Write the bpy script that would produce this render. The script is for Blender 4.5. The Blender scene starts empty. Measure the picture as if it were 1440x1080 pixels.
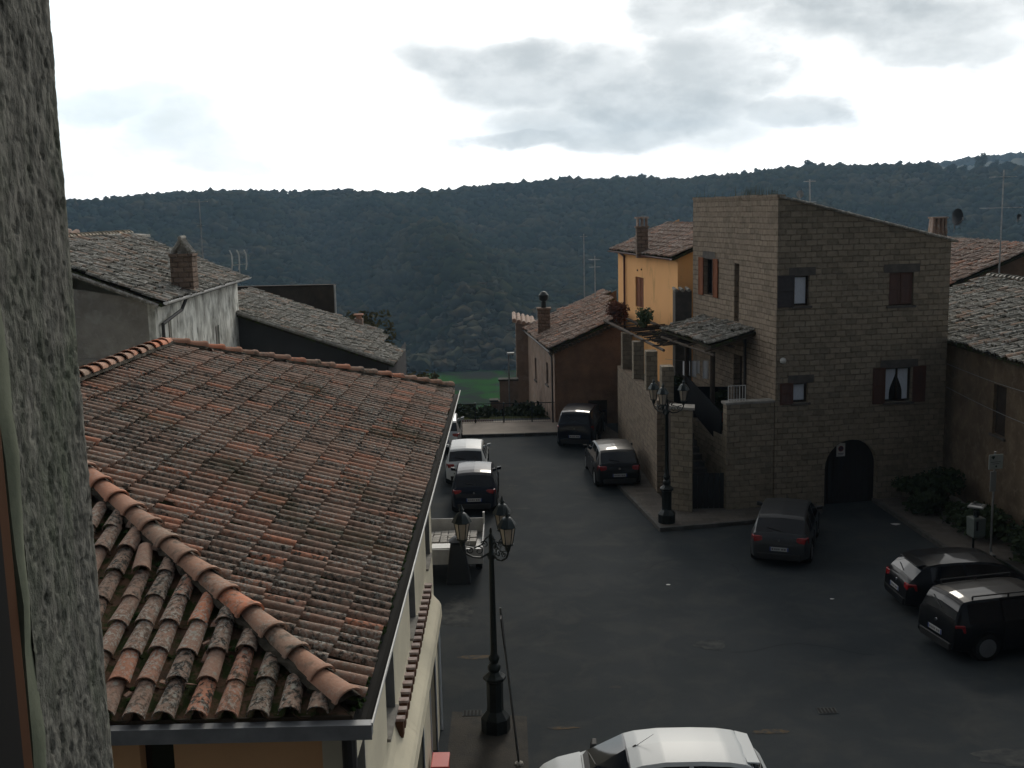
import bpy, math, random
import numpy as np
from mathutils import Vector, Matrix
random.seed(7); rng=np.random.default_rng(7)
R=math.radians
S=bpy.context.scene; COL=S.collection
# ------------------------------------------------------------ camera
HC=10.3; FP=1550.0
cam=bpy.data.cameras.new('camera'); co=bpy.data.objects.new('camera',cam); COL.objects.link(co)
cam.sensor_width=36; cam.lens=36*FP/1440; cam.clip_start=0.02; cam.clip_end=9000
co.matrix_world=Matrix.Translation((0,0,HC))@Matrix.Rotation(R(90-9.0),4,'X')@Matrix.Rotation(R(-1.3),4,'Z')
S.camera=co
# ------------------------------------------------------------ exposure, world, sun
S.view_settings.view_transform='Standard'; S.view_settings.look='None'
S.view_settings.exposure=0.27; S.view_settings.gamma=1
SUN_EL=R(33); SUN_AZ=R(10)            # azimuth from +Y towards +X
wd=bpy.data.worlds.new('World'); S.world=wd; wd.use_nodes=True
NT=wd.node_tree; NT.nodes.clear()
def build_world():
    n=NT.nodes; l=NT.links
    def math_(op,a,b=None,c=None,clamp=False):
        m=n.new('ShaderNodeMath'); m.operation=op; m.use_clamp=clamp
        for i,v in enumerate((a,b,c)):
            if v is None: continue
            if isinstance(v,(int,float)): m.inputs[i].default_value=v
            else: l.new(v,m.inputs[i])
        return m.outputs[0]
    def mix(f,a,b):
        m=n.new('ShaderNodeMix'); m.data_type='RGBA'
        for i,v in ((0,f),(6,a),(7,b)):
            if isinstance(v,(int,float)): m.inputs[i].default_value=v
            elif isinstance(v,tuple): m.inputs[i].default_value=(*v,1)
            else: l.new(v,m.inputs[i])
        return m.outputs[2]
    def smooth(v,a,b,o0=0,o1=1):
        m=n.new('ShaderNodeMapRange'); m.interpolation_type='SMOOTHSTEP'
        l.new(v,m.inputs[0]); m.inputs[1].default_value=a; m.inputs[2].default_value=b
        m.inputs[3].default_value=o0; m.inputs[4].default_value=o1
        return m.outputs[0]
    tc=n.new('ShaderNodeTexCoord'); sp=n.new('ShaderNodeSeparateXYZ'); l.new(tc.outputs['Generated'],sp.inputs[0])
    x,y,z=sp.outputs
    yy=math_('MAXIMUM',y,0.08)
    u=math_('DIVIDE',x,yy); v=math_('DIVIDE',z,yy)
    sky=n.new('ShaderNodeTexSky'); sky.sky_type='NISHITA'; sky.sun_disc=False
    sky.sun_elevation=SUN_EL; sky.sun_rotation=SUN_AZ; sky.altitude=400
    def noise(scale,det,rough=0.5,off=(0,0,0),st=(1,1,1)):
        mp=n.new('ShaderNodeMapping'); l.new(tc.outputs['Generated'],mp.inputs[0]); mp.inputs['Location'].default_value=off; mp.inputs['Scale'].default_value=st
        t=n.new('ShaderNodeTexNoise'); l.new(mp.outputs[0],t.inputs[0]); t.inputs['Scale'].default_value=scale; t.inputs['Detail'].default_value=det; t.inputs['Roughness'].default_value=rough
        return t.outputs[0]
    n1=noise(7,8,.6,st=(1,1,1.8)); n2=noise(6,6,.55,(3,1,5),(1,1,1.8)); n3=noise(16,6,.6,(9,2,1),(1,1,2))
    du=math_('MULTIPLY',math_('SUBTRACT',n1,.5),.16); dv=math_('MULTIPLY',math_('SUBTRACT',n2,.5),.085)
    uu=math_('ADD',u,du); vv=math_('ADD',v,dv)
    def px(X,Y):
        d=co.matrix_world.to_3x3()@Vector(((X-720)/FP,-(Y-540)/FP,-1)); return d.x/d.y,d.z/d.y
    ells=[(790,110,190,56,.95),(930,150,160,66,.95),(690,78,125,40,.95),(1000,90,110,60,.9),(960,5,120,45,.95),(1080,-20,180,50,.9),(1000,190,110,36,.7),(810,185,150,34,.8),(700,130,70,40,.7),
          (740,208,110,16,.9),(860,205,110,26,.9),(1250,25,210,50,.95),(1180,0,230,36,1),(1340,62,130,26,.85),(1110,152,90,32,.9),(1420,15,120,40,.45),(700,252,90,10,.2),(880,246,110,16,.35),
          (270,185,100,36,.5),(150,150,90,22,.45),(330,215,90,18,.5),(110,235,60,24,.3),(480,195,50,14,.3),(1500,-20,200,60,.8),(1040,225,80,22,.45)]
    mask=None
    for (cx,cy,rx,ry,s) in ells:
        u0,v0=px(cx,cy); a=rx/FP; b=ry/FP
        e=math_('ADD',math_('POWER',math_('MULTIPLY',math_('SUBTRACT',uu,u0),1/a),2),math_('POWER',math_('ABSOLUTE',math_('MULTIPLY',math_('SUBTRACT',vv,v0),1/b)),2))
        m=smooth(e,1.9,.25,0,s)
        mask=m if mask is None else math_('MAXIMUM',mask,m)
    gen=smooth(n2,.48,.66,0,.8)                   # clouds anywhere else
    up=smooth(v,.30,.5); mask=mix(up,mask,gen)
    mask=mix(smooth(y,.25,.05),mask,gen)
    # bright veil round the hidden sun, duller away from it
    sd=Vector((math.sin(SUN_AZ)*math.cos(SUN_EL),math.cos(SUN_AZ)*math.cos(SUN_EL),math.sin(SUN_EL)))
    vd=n.new('ShaderNodeVectorMath'); vd.operation='DOT_PRODUCT'; l.new(tc.outputs['Generated'],vd.inputs[0]); vd.inputs[1].default_value=sd
    g=vd.outputs['Value']
    veil=mix(smooth(y,-.60,.78),(1.5,1.55,1.65),(18.5,18.2,17.6))
    high=n.new('ShaderNodeMix'); high.data_type='RGBA'; high.blend_type='MULTIPLY'; l.new(smooth(z,.30,.75),high.inputs[0]); l.new(veil,high.inputs[6]); high.inputs[7].default_value=(.33,.325,.32,1); veil=high.outputs[2]
    blu=px(150,60); e=math_('ADD',math_('POWER',math_('MULTIPLY',math_('SUBTRACT',uu,blu[0]),5.5),2),math_('POWER',math_('MULTIPLY',math_('SUBTRACT',vv,blu[1]),8),2))
    veil=mix(smooth(e,1.1,.05,0,.55),veil,(6.8,9.0,9.6))
    blu=px(430,0); e=math_('ADD',math_('POWER',math_('MULTIPLY',math_('SUBTRACT',uu,blu[0]),8),2),math_('POWER',math_('MULTIPLY',math_('SUBTRACT',vv,blu[1]),30),2))
    veil=mix(smooth(e,1.1,.05,0,.5),veil,(6.6,9.4,10.0))
    veil=mix(.08,veil,sky.outputs[0])
    dark=mix(smooth(n3,.30,.70),(4.9,5.2,5.3),(7.6,7.8,7.8))
    dark=mix(smooth(y,-.1,.5),(1.2,1.35,1.55),dark)
    col=mix(mask,veil,dark)
    bg=n.new('ShaderNodeBackground'); l.new(col,bg.inputs[0]); bg.inputs[1].default_value=0.1
    o=n.new('ShaderNodeOutputWorld'); l.new(bg.outputs[0],o.inputs[0])
build_world()
sl=bpy.data.lights.new('sun','SUN'); sl.energy=1.25; sl.angle=R(14); sl.color=(1,.93,.82)
so=bpy.data.objects.new('sun',sl); COL.objects.link(so)
so.rotation_euler=Vector((math.sin(SUN_AZ)*math.cos(SUN_EL),math.cos(SUN_AZ)*math.cos(SUN_EL),math.sin(SUN_EL))).to_track_quat('Z','Y').to_euler()
so.location=(10,60,80)

# ------------------------------------------------------------ numeric noise
def _h(i,j,k):
    n=(i*374761393+j*668265263+k*2147483647*0+k*1274126177)&0xffffffff
    n=((n^(n>>13))*1274126177)&0xffffffff
    return ((n^(n>>16))&0xffff)/65535.0
def vnoise(p):
    p=np.asarray(p,float); f=np.floor(p); t=p-f; t=t*t*(3-2*t); i=f.astype(np.int64); r=0
    for a in (0,1):
        for b in (0,1):
            for c in (0,1):
                w=(t[:,0] if a else 1-t[:,0])*(t[:,1] if b else 1-t[:,1])*(t[:,2] if c else 1-t[:,2])
                r=r+w*_h(i[:,0]+a,i[:,1]+b,i[:,2]+c)
    return r
def fbm(p,o=4):
    p=np.asarray(p,float); r=0; a=.5
    for k in range(o): r=r+a*(vnoise(p*2**k+k*17.3)-.5)*2; a*=.5
    return r
# ------------------------------------------------------------ materials
MATS={}
def mat(name,base,rough=.85,alt=None,scale=2.0,contrast=(.35,.65),detail=5,bump=0.0,bscale=30,metal=0,coat=0,kind=None,tone=0,alt2=None,scale2=8,con2=(.5,.7),spec=.5,bw=.4,bh=.2,mortar=None,stretch=(1,1,1),msize=.018,bdist=.02,tonemix=None,cell=0,lichen=0):
    if name in MATS: return MATS[name]
    m=bpy.data.materials.new(name); m.use_nodes=True; nt=m.node_tree; n=nt.nodes; l=nt.links
    p=n['Principled BSDF']; p.inputs['Roughness'].default_value=rough; p.inputs['Metallic'].default_value=metal
    p.inputs['Coat Weight'].default_value=coat; p.inputs['Coat Roughness'].default_value=.04; p.inputs['Specular IOR Level'].default_value=spec if rough<.8 else min(spec,.18)
    tc=n.new('ShaderNodeTexCoord'); src=tc.outputs['Object']
    mp=n.new('ShaderNodeMapping'); l.new(src,mp.inputs[0]); mp.inputs['Scale'].default_value=stretch
    def noise(s,d=detail,r=.6,w=0):
        t=n.new('ShaderNodeTexNoise'); l.new(mp.outputs[0],t.inputs[0]); t.inputs['Scale'].default_value=s; t.inputs['Detail'].default_value=d; t.inputs['Roughness'].default_value=r; t.inputs['Distortion'].default_value=w; return t.outputs[0]
    def ramp(v,a,b,x0=0,x1=1):
        r=n.new('ShaderNodeMapRange'); l.new(v,r.inputs[0]); r.inputs[1].default_value=a; r.inputs[2].default_value=b; r.inputs[3].default_value=x0; r.inputs[4].default_value=x1; return r.outputs[0]
    def mix(f,a,b,bt='MIX'):
        x=n.new('ShaderNodeMix'); x.data_type='RGBA'; x.blend_type=bt
        for i,v in ((0,f),(6,a),(7,b)):
            if isinstance(v,(int,float)): x.inputs[i].default_value=v
            elif isinstance(v,tuple): x.inputs[i].default_value=(*v[:3],1)
            else: l.new(v,x.inputs[i])
        return x.outputs[2]
    c=base; hgt=None
    if kind=='brick':
        uv=n.new('ShaderNodeUVMap'); 
        # wobble the courses a little
        vm=n.new('ShaderNodeVectorMath'); vm.operation='MULTIPLY_ADD'; t=n.new('ShaderNodeTexNoise'); l.new(uv.outputs[0],t.inputs[0]); t.inputs['Scale'].default_value=1.3; t.inputs['Detail'].default_value=3
        l.new(t.outputs['Color'],vm.inputs[0]); vm.inputs[1].default_value=(.20,.075,0); l.new(uv.outputs[0],vm.inputs[2])
        b=n.new('ShaderNodeTexBrick'); l.new(vm.outputs[0],b.inputs[0]); b.inputs['Scale'].default_value=1
        b.inputs['Brick Width'].default_value=bw; b.inputs['Row Height'].default_value=bh; b.inputs['Mortar Size'].default_value=msize; b.inputs['Mortar Smooth'].default_value=.6; b.inputs['Bias'].default_value=0
        b.inputs['Color1'].default_value=(*base,1); b.inputs['Color2'].default_value=(*(alt or base),1); b.inputs['Mortar'].default_value=(*(mortar or (.05,.05,.05)),1)
        b.offset=.5; b.squash=1
        c=b.outputs['Color']; c=mix(ramp(noise(2.6,5,.7),.40,.62,0,.85),c,tuple(x*.82 for x in base)); c=mix(ramp(noise(scale),.3,.7,0,.55),c,tuple(x*.62 for x in base)); hgt=b.outputs['Fac']
        c=mix(ramp(noise(.35,4),.5,.7,0,.4),c,tuple(x*.5 for x in base))
        c=mix(ramp(noise(scale*9,3),.35,.7,0,.35),c,tuple(min(1,x*1.35) for x in base))
        # odd blocks much paler or darker than their neighbours
        b2=n.new('ShaderNodeTexBrick'); l.new(vm.outputs[0],b2.inputs[0]); b2.inputs['Scale'].default_value=1
        b2.inputs['Brick Width'].default_value=bw; b2.inputs['Row Height'].default_value=bh; b2.inputs['Mortar Size'].default_value=0; b2.inputs['Bias'].default_value=-.5
        b2.inputs['Color1'].default_value=(1,1,1,1); b2.inputs['Color2'].default_value=(.5,.5,.5,1); b2.inputs['Mortar'].default_value=(1,1,1,1)
        b2.offset=.5; c=mix(.8,c,b2.outputs['Color'],'MULTIPLY')
    elif alt: c=mix(ramp(noise(scale),*contrast),base,alt)
    if tone:
        a=n.new('ShaderNodeAttribute'); a.attribute_name='tone'; f=a.outputs['Fac']
        c=mix(ramp(f,0,1,0,tone),c,tonemix or (.05,.05,.04))
        a2=n.new('ShaderNodeAttribute'); a2.attribute_name='tone2'; 
        c=mix(ramp(a2.outputs['Fac'],.78,1,0,.75),c,tuple(min(1,x) for x in (base[0]*1.35,base[1]*.92,base[2]*.72)))
    if alt2:
        f=ramp(noise(scale2,6,.65,.4),*con2)
        if lichen:
            a3=n.new('ShaderNodeAttribute'); a3.attribute_name='tone'; m3=n.new('ShaderNodeMath'); m3.operation='MULTIPLY'; l.new(f,m3.inputs[0]); l.new(ramp(a3.outputs['Fac'],.2,.6,.12,1.0),m3.inputs[1]); f=m3.outputs[0]
        c=mix(f,c,alt2)
    if lichen:
        # pale grey crusts in scattered colonies and dark mossy ones
        big=ramp(noise(1.1,3),.44,.60,.25,1); fine=ramp(noise(26,5,.7),.50,.58)
        mm=n.new('ShaderNodeMath'); mm.operation='MULTIPLY'; l.new(big,mm.inputs[0]); l.new(fine,mm.inputs[1]); m2=n.new('ShaderNodeMath'); m2.operation='MULTIPLY'; l.new(mm.outputs[0],m2.inputs[0]); m2.inputs[1].default_value=.9*lichen
        c=mix(m2.outputs[0],c,(.37,.36,.32))
        vo=n.new('ShaderNodeTexVoronoi'); l.new(mp.outputs[0],vo.inputs[0]); vo.inputs['Scale'].default_value=5; vo.inputs['Randomness'].default_value=1
        c=mix(ramp(vo.outputs['Distance'],.17,.09,0,.85*lichen),c,(.30,.30,.26))
        c=mix(ramp(noise(.7,3),.56,.68,0,.5*lichen),c,(.035,.045,.018))
    if cell:
        vo=n.new('ShaderNodeTexVoronoi'); l.new(mp.outputs[0],vo.inputs[0]); vo.inputs['Scale'].default_value=cell
        c=mix(ramp(vo.outputs['Distance'],.12,.05,0,1),c,(.42,.42,.38))
    if isinstance(c,tuple): p.inputs['Base Color'].default_value=(*c[:3],1)
    else: l.new(c,p.inputs['Base Color'])
    if bump:
        bp=n.new('ShaderNodeBump'); bp.inputs['Strength'].default_value=bump; bp.inputs['Distance'].default_value=bdist
        hn=noise(bscale,6,.65)
        if hgt is not None:
            mm=n.new('ShaderNodeMath'); mm.operation='MULTIPLY_ADD'; l.new(hgt,mm.inputs[0]); mm.inputs[1].default_value=-1.2; l.new(hn,mm.inputs[2]); hn=mm.outputs[0]
        l.new(hn,bp.inputs['Height']); l.new(bp.outputs[0],p.inputs['Normal'])
    MATS[name]=m; return m
# ------------------------------------------------------------ mesh builder
class MB:
    def __init__(s): s.v=[]; s.f=[]; s.t=[]; s.t2=[]; s.tone=0; s.tone2=0
    def face(s,pts):
        i=len(s.v); s.v+= [tuple(p) for p in pts]; s.f.append(tuple(range(i,i+len(pts)))); s.t.append(s.tone); s.t2.append(s.tone2)
    def mesh(s,vs,fs):
        i=len(s.v); s.v+=[tuple(p) for p in vs]
        for f in fs: s.f.append(tuple(i+k for k in f)); s.t.append(s.tone); s.t2.append(s.tone2)
    def hexa(s,p):   # 8 pts: bottom 4 ccw, top 4
        s.mesh(p,[(3,2,1,0),(4,5,6,7),(0,1,5,4),(1,2,6,5),(2,3,7,6),(3,0,4,7)])
    def box(s,x0,x1,y0,y1,z0,z1,fr=None):
        P=[(x0,y0,z0),(x1,y0,z0),(x1,y1,z0),(x0,y1,z0),(x0,y0,z1),(x1,y0,z1),(x1,y1,z1),(x0,y1,z1)]
        if fr: P=[fr(*q) for q in P]
        s.hexa(P)
    def tube(s,a,b,r0,r1=None,n=8,caps=True):
        r1=r0 if r1 is None else r1; a=Vector(a); b=Vector(b); d=(b-a).normalized()
        u=d.orthogonal().normalized(); w=d.cross(u); vs=[]
        for c,r in ((a,r0),(b,r1)):
            for k in range(n):
                t=2*math.pi*k/n; vs.append(c+u*math.cos(t)*r+w*math.sin(t)*r)
        fs=[(k,(k+1)%n,n+(k+1)%n,n+k) for k in range(n)]
        if caps: fs+=[tuple(range(n-1,-1,-1)),tuple(range(n,2*n))]
        s.mesh(vs,fs)
    def path(s,pts,r,n=6):
        for a,b in zip(pts[:-1],pts[1:]): s.tube(a,b,r if not callable(r) else r(a),None,n)
    def lathe(s,prof,c=(0,0,0),n=16,axis='z'):
        vs=[]
        for (r,h) in prof:
            for k in range(n):
                t=2*math.pi*k/n; q=(r*math.cos(t),r*math.sin(t),h)
                if axis=='y': q=(q[0],h,q[1])
                vs.append((c[0]+q[0],c[1]+q[1],c[2]+q[2]))
        fs=[(i*n+k,i*n+(k+1)%n,(i+1)*n+(k+1)%n,(i+1)*n+k) for i in range(len(prof)-1) for k in range(n)]
        fs+=[tuple(range(n-1,-1,-1)),tuple(range((len(prof)-1)*n,len(prof)*n))]
        s.mesh(vs,fs)
    def build(s,name,m,parent=None,smooth=False,bevel=0,angle=35,loc=None):
        me=bpy.data.meshes.new(name); me.from_pydata([tuple(map(float,q)) for q in s.v],[],s.f); me.update()
        me.materials.append(m)
        nf=len(me.polygons); 
        V=np.array(s.v,float); uv=me.uv_layers.new(name='UVMap')
        nl=len(me.loops); vi=np.empty(nl,np.int32); me.loops.foreach_get('vertex_index',vi)
        nor=np.empty(nf*3); me.polygons.foreach_get('normal',nor); nor=nor.reshape(-1,3)
        lt=np.empty(nf,np.int32); me.polygons.foreach_get('loop_total',lt); N=np.repeat(nor,lt,axis=0); P=V[vi]
        hl=np.hypot(N[:,0],N[:,1])+1e-9; tx=-N[:,1]/hl; ty=N[:,0]/hl; flat=np.abs(N[:,2])>.72
        U=np.where(flat,P[:,0],P[:,0]*tx+P[:,1]*ty); W=np.where(flat,P[:,1],P[:,2])
        uv.data.foreach_set('uv',np.stack([U,W],1).ravel())
        if any(s.t) or any(s.t2):
            for nm,arr in (('tone',s.t),('tone2',s.t2)):
                a=me.attributes.new(nm,'FLOAT','FACE'); a.data.foreach_set('value',np.array(arr,float))
        if smooth:
            me.polygons.foreach_set('use_smooth',[True]*nf); me.set_sharp_from_angle(angle=R(angle))
        o=bpy.data.objects.new(name,me); COL.objects.link(o)
        if parent: o.parent=parent
        if loc: o.location=loc
        if bevel:
            b=o.modifiers.new('b','BEVEL'); b.width=bevel; b.segments=2; b.limit_method='ANGLE'
        return o
def tag(o,label=None,cat=None,group=None,kind=None):
    if label: o['label']=label
    if cat: o['category']=cat
    if group: o['group']=group
    if kind: o['kind']=kind
    return o
def empty(name,loc,label,cat,rz=0,group=None):
    o=bpy.data.objects.new(name,None); COL.objects.link(o); o.location=loc; o.rotation_euler=(0,0,rz); o.empty_display_size=.3
    return tag(o,label,cat,group)
def copy_tree(o,parent=None):
    c=o.copy(); COL.objects.link(c)
    if parent: c.parent=parent
    for ch in list(o.children): copy_tree(ch,c)
    return c
class Fr:
    """wall frame: along d, outward n"""
    def __init__(s,p0,d,out):
        s.p=Vector((p0[0],p0[1])); s.d=Vector(d).normalized(); n=Vector((s.d.y,-s.d.x)); s.n=n if n.dot(Vector(out))>0 else -n
    def __call__(s,a,o,z): q=s.p+s.d*a+s.n*o; return (q.x,q.y,z)
def wall(mb,fr,L,z0,za,zb,ops=(),depth=.3,arch=None,step=None):
    """outer skin with rectangular openings (a0,a1,z0,z1) and their reveals; top runs from za to zb"""
    xs=sorted({0,L,*[o[0] for o in ops],*[o[1] for o in ops]}); 
    def top(a): return za+(zb-za)*a/L
    flip=fr.n.dot(Vector((fr.d.y,-fr.d.x)))>0
    def q(pts): mb.face(pts if flip else pts[::-1])
    for a0,a1 in zip(xs[:-1],xs[1:]):
        mid=(a0+a1)/2; here=sorted([o for o in ops if o[0]<=mid<=o[1]],key=lambda o:o[2]); z=z0
        for o in here:
            if o[2]>z+1e-6: q([fr(a0,0,z),fr(a1,0,z),fr(a1,0,o[2]),fr(a0,0,o[2])])
            z=o[3]
        q([fr(a0,0,z),fr(a1,0,z),fr(a1,0,top(a1)),fr(a0,0,top(a0))])
    for o in ops:
        a0,a1,b0,b1=o[:4]
        q([fr(a0,0,b0),fr(a0,-depth,b0),fr(a0,-depth,b1),fr(a0,0,b1)][::-1]); q([fr(a1,0,b0),fr(a1,-depth,b0),fr(a1,-depth,b1),fr(a1,0,b1)])
        q([fr(a0,0,b1),fr(a1,0,b1),fr(a1,-depth,b1),fr(a0,-depth,b1)][::-1]); q([fr(a0,0,b0),fr(a1,0,b0),fr(a1,-depth,b0),fr(a0,-depth,b0)])
def fbox(mb,fr,a0,a1,o0,o1,z0,z1):
    P=[fr(a0,o0,z0),fr(a1,o0,z0),fr(a1,o1,z0),fr(a0,o1,z0),fr(a0,o0,z1),fr(a1,o0,z1),fr(a1,o1,z1),fr(a0,o1,z1)]
    mb.hexa(P)

# ---- materials used
M_asph=mat('asphalt',(.040,.046,.050),.9,(.030,.036,.040),.30,(.35,.65),8,bump=.6,bscale=45,alt2=(.055,.057,.056),scale2=.8,con2=(.47,.78),bdist=.012,spec=.06)
M_pave=mat('pavement',(.13,.115,.10),.85,(.095,.083,.072),1.5,(.3,.7),bump=.4,bscale=20,kind='brick',bw=.5,bh=.3,mortar=(.035,.035,.03),msize=.012)
M_kerb=mat('kerb_stone',(.10,.095,.09),.85,(.06,.06,.055),3,bump=.3)
M_cob=mat('old_paving',(.052,.046,.039),.9,(.036,.035,.031),1.2,(.3,.7),bump=.5,bscale=25,alt2=(.03,.03,.028),scale2=3)
M_tuff=mat('tuff_blocks',(.31,.265,.20),.95,(.23,.195,.148),.7,kind='brick',bw=.37,bh=.19,mortar=(.10,.088,.068),bump=.9,bscale=26,msize=.02,bdist=.03)
M_tuffside=mat('tuff_blocks_pink',(.31,.25,.19),.95,(.235,.19,.145),.8,kind='brick',bw=.37,bh=.19,mortar=(.075,.06,.045),bump=.9,bscale=26,msize=.02,bdist=.03)
M_rub=mat('rubble_brown',(.30,.19,.13),.95,(.15,.10,.07),1.2,(.3,.7),6,bump=1,bscale=14,alt2=(.19,.12,.08),scale2=3,con2=(.5,.75),bdist=.06)
M_rubwall=mat('rubble_stone',(.30,.22,.17),.95,(.20,.15,.11),.9,kind='brick',bw=.36,bh=.17,mortar=(.06,.05,.04),bump=1,bscale=14,msize=.03,bdist=.05)
M_plast_grey=mat('grey_plaster',(.42,.40,.365),.95,(.21,.20,.18),.8,(.3,.7),7,bump=.6,bscale=12,alt2=(.42,.41,.385),scale2=2.4,con2=(.5,.75),bdist=.04)
M_plast_white=mat('stained_white_plaster',(.84,.85,.79),.9,(.40,.40,.36),1.6,(.40,.66),7,bump=.3,bscale=14,alt2=(.15,.15,.13),scale2=1.9,con2=(.47,.70),stretch=(1,1,.6))
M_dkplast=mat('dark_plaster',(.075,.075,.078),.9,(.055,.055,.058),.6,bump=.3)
M_cream=mat('cream_plaster',(.70,.65,.50),.85,(.58,.54,.42),1.1,(.3,.7),6,bump=.15,bscale=20,alt2=(.48,.43,.32),scale2=3.2,con2=(.58,.85))
M_tan=mat('tan_plaster',(.80,.48,.25),.85,(.74,.44,.23),1.0,bump=.12,bscale=20)
M_yel=mat('ochre_plaster',(.93,.51,.22),.85,(.87,.47,.20),.7,(.3,.7),5,bump=.12,bscale=20,alt2=(.52,.28,.11),scale2=1.2,con2=(.55,.8),stretch=(1,1,.5))
M_pink=mat('flaking_pink_plaster',(.33,.24,.19),.95,(.21,.155,.12),1.4,(.35,.65),7,bump=.5,bscale=12,alt2=(.34,.28,.24),scale2=1.8,con2=(.5,.7))
M_tile=mat('terracotta_near',(.41,.235,.168),.9,(.28,.19,.145),2.5,(.3,.7),6,bump=.7,bscale=40,tone=.85,tonemix=(.185,.155,.125),alt2=(.036,.034,.029),scale2=15,con2=(.455,.57),bdist=.015,lichen=1)
M_chan=mat('mossy_shaded_channels',(.050,.038,.030),.95,(.026,.024,.019),4,(.3,.7),bump=.8,bscale=30,alt2=(.05,.068,.022),scale2=5,con2=(.47,.60))  # dark base paints in the shade between tile rows; the green is moss
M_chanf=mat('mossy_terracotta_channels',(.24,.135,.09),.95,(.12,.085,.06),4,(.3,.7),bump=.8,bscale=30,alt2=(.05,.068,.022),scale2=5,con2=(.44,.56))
M_tilefar=mat('weathered_tiles_red',(.36,.245,.19),.9,(.26,.19,.15),2.5,(.3,.7),5,bump=.4,bscale=25,tone=.9,tonemix=(.13,.105,.09),alt2=(.42,.37,.33),scale2=7,con2=(.50,.62))
M_tilegrey=mat('weathered_tiles_grey',(.34,.325,.295),.95,(.19,.18,.155),2.5,(.3,.7),6,bump=.6,bscale=25,tone=.95,tonemix=(.085,.085,.065),alt2=(.48,.47,.43),scale2=7,con2=(.50,.62))
M_ridge=mat('terracotta_ridge',(.44,.22,.14),.88,(.33,.18,.125),2.2,(.35,.7),6,bump=.6,bscale=30,tone=.75,tonemix=(.24,.19,.145),alt2=(.10,.085,.065),scale2=7,con2=(.50,.66),bdist=.012,lichen=.5)
M_mort=mat('mortar',(.09,.078,.06),.95,(.04,.036,.028),6,bump=.8,bscale=20,bdist=.03)
M_gutter=mat('grey_gutter',(.26,.27,.28),.5,(.19,.20,.21),4,metal=.3)
M_dark=mat('dark_void',(.012,.012,.012),.9)
M_iron=mat('cast_iron',(.018,.024,.024),.45,(.012,.016,.016),12,metal=.5,bump=.15,bscale=40)
M_lglass=mat('lantern_glass',(.42,.36,.29),.25,(.34,.29,.23),8)
M_glass=mat('window_glass',(.012,.014,.018),.06,spec=.8)
M_curt=mat('white_curtain',(.72,.78,.86),.7,(.6,.66,.74),9,stretch=(6,6,1))
M_shut=mat('brown_shutter',(.085,.036,.024),.6,(.06,.026,.018),6,stretch=(1,1,.3))
M_shutd=mat('dark_shutter',(.035,.030,.032),.6,(.025,.02,.022),6)
M_shutl=mat('chestnut_shutter',(.22,.075,.03),.8,(.15,.05,.02),5,stretch=(1,1,.3))
M_lint=mat('grey_lintel',(.115,.105,.095),.9,(.08,.075,.07),4,bump=.3)
M_wood=mat('old_timber',(.13,.105,.085),.9,(.07,.055,.045),3,(.3,.7),bump=.5,bscale=15,stretch=(1,.4,4))
M_woodd=mat('dark_timber',(.05,.038,.03),.9,(.03,.024,.02),4,bump=.3)
M_white=mat('white_metal',(.55,.55,.53),.5,(.42,.42,.40),4)
M_galv=mat('galvanised_metal',(.30,.31,.31),.45,(.2,.2,.2),7,metal=.6)
M_redp=mat('red_paint',(.42,.03,.025),.5,(.30,.02,.02),5)
M_moss=mat('moss',(.03,.06,.012),.95,(.015,.03,.008),14,bump=1,bscale=30,bdist=.02)
M_stonegrey=mat('pale_stone',(.33,.32,.29),.9,(.22,.21,.19),4,bump=.4)
M_grn=mat('leaf_green',(.045,.085,.02),.7,(.025,.05,.012),3,(.3,.7))
M_dgrn=mat('leaf_dark_green',(.028,.042,.016),.8,(.015,.024,.010),3,(.3,.7))
M_rust=mat('leaf_russet',(.13,.045,.025),.8,(.07,.03,.018),3)
M_olive=mat('leaf_olive',(.085,.075,.03),.8,(.045,.05,.02),3)
M_bark=mat('bark',(.06,.045,.035),.95,(.035,.028,.022),6,bump=.5)

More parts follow.
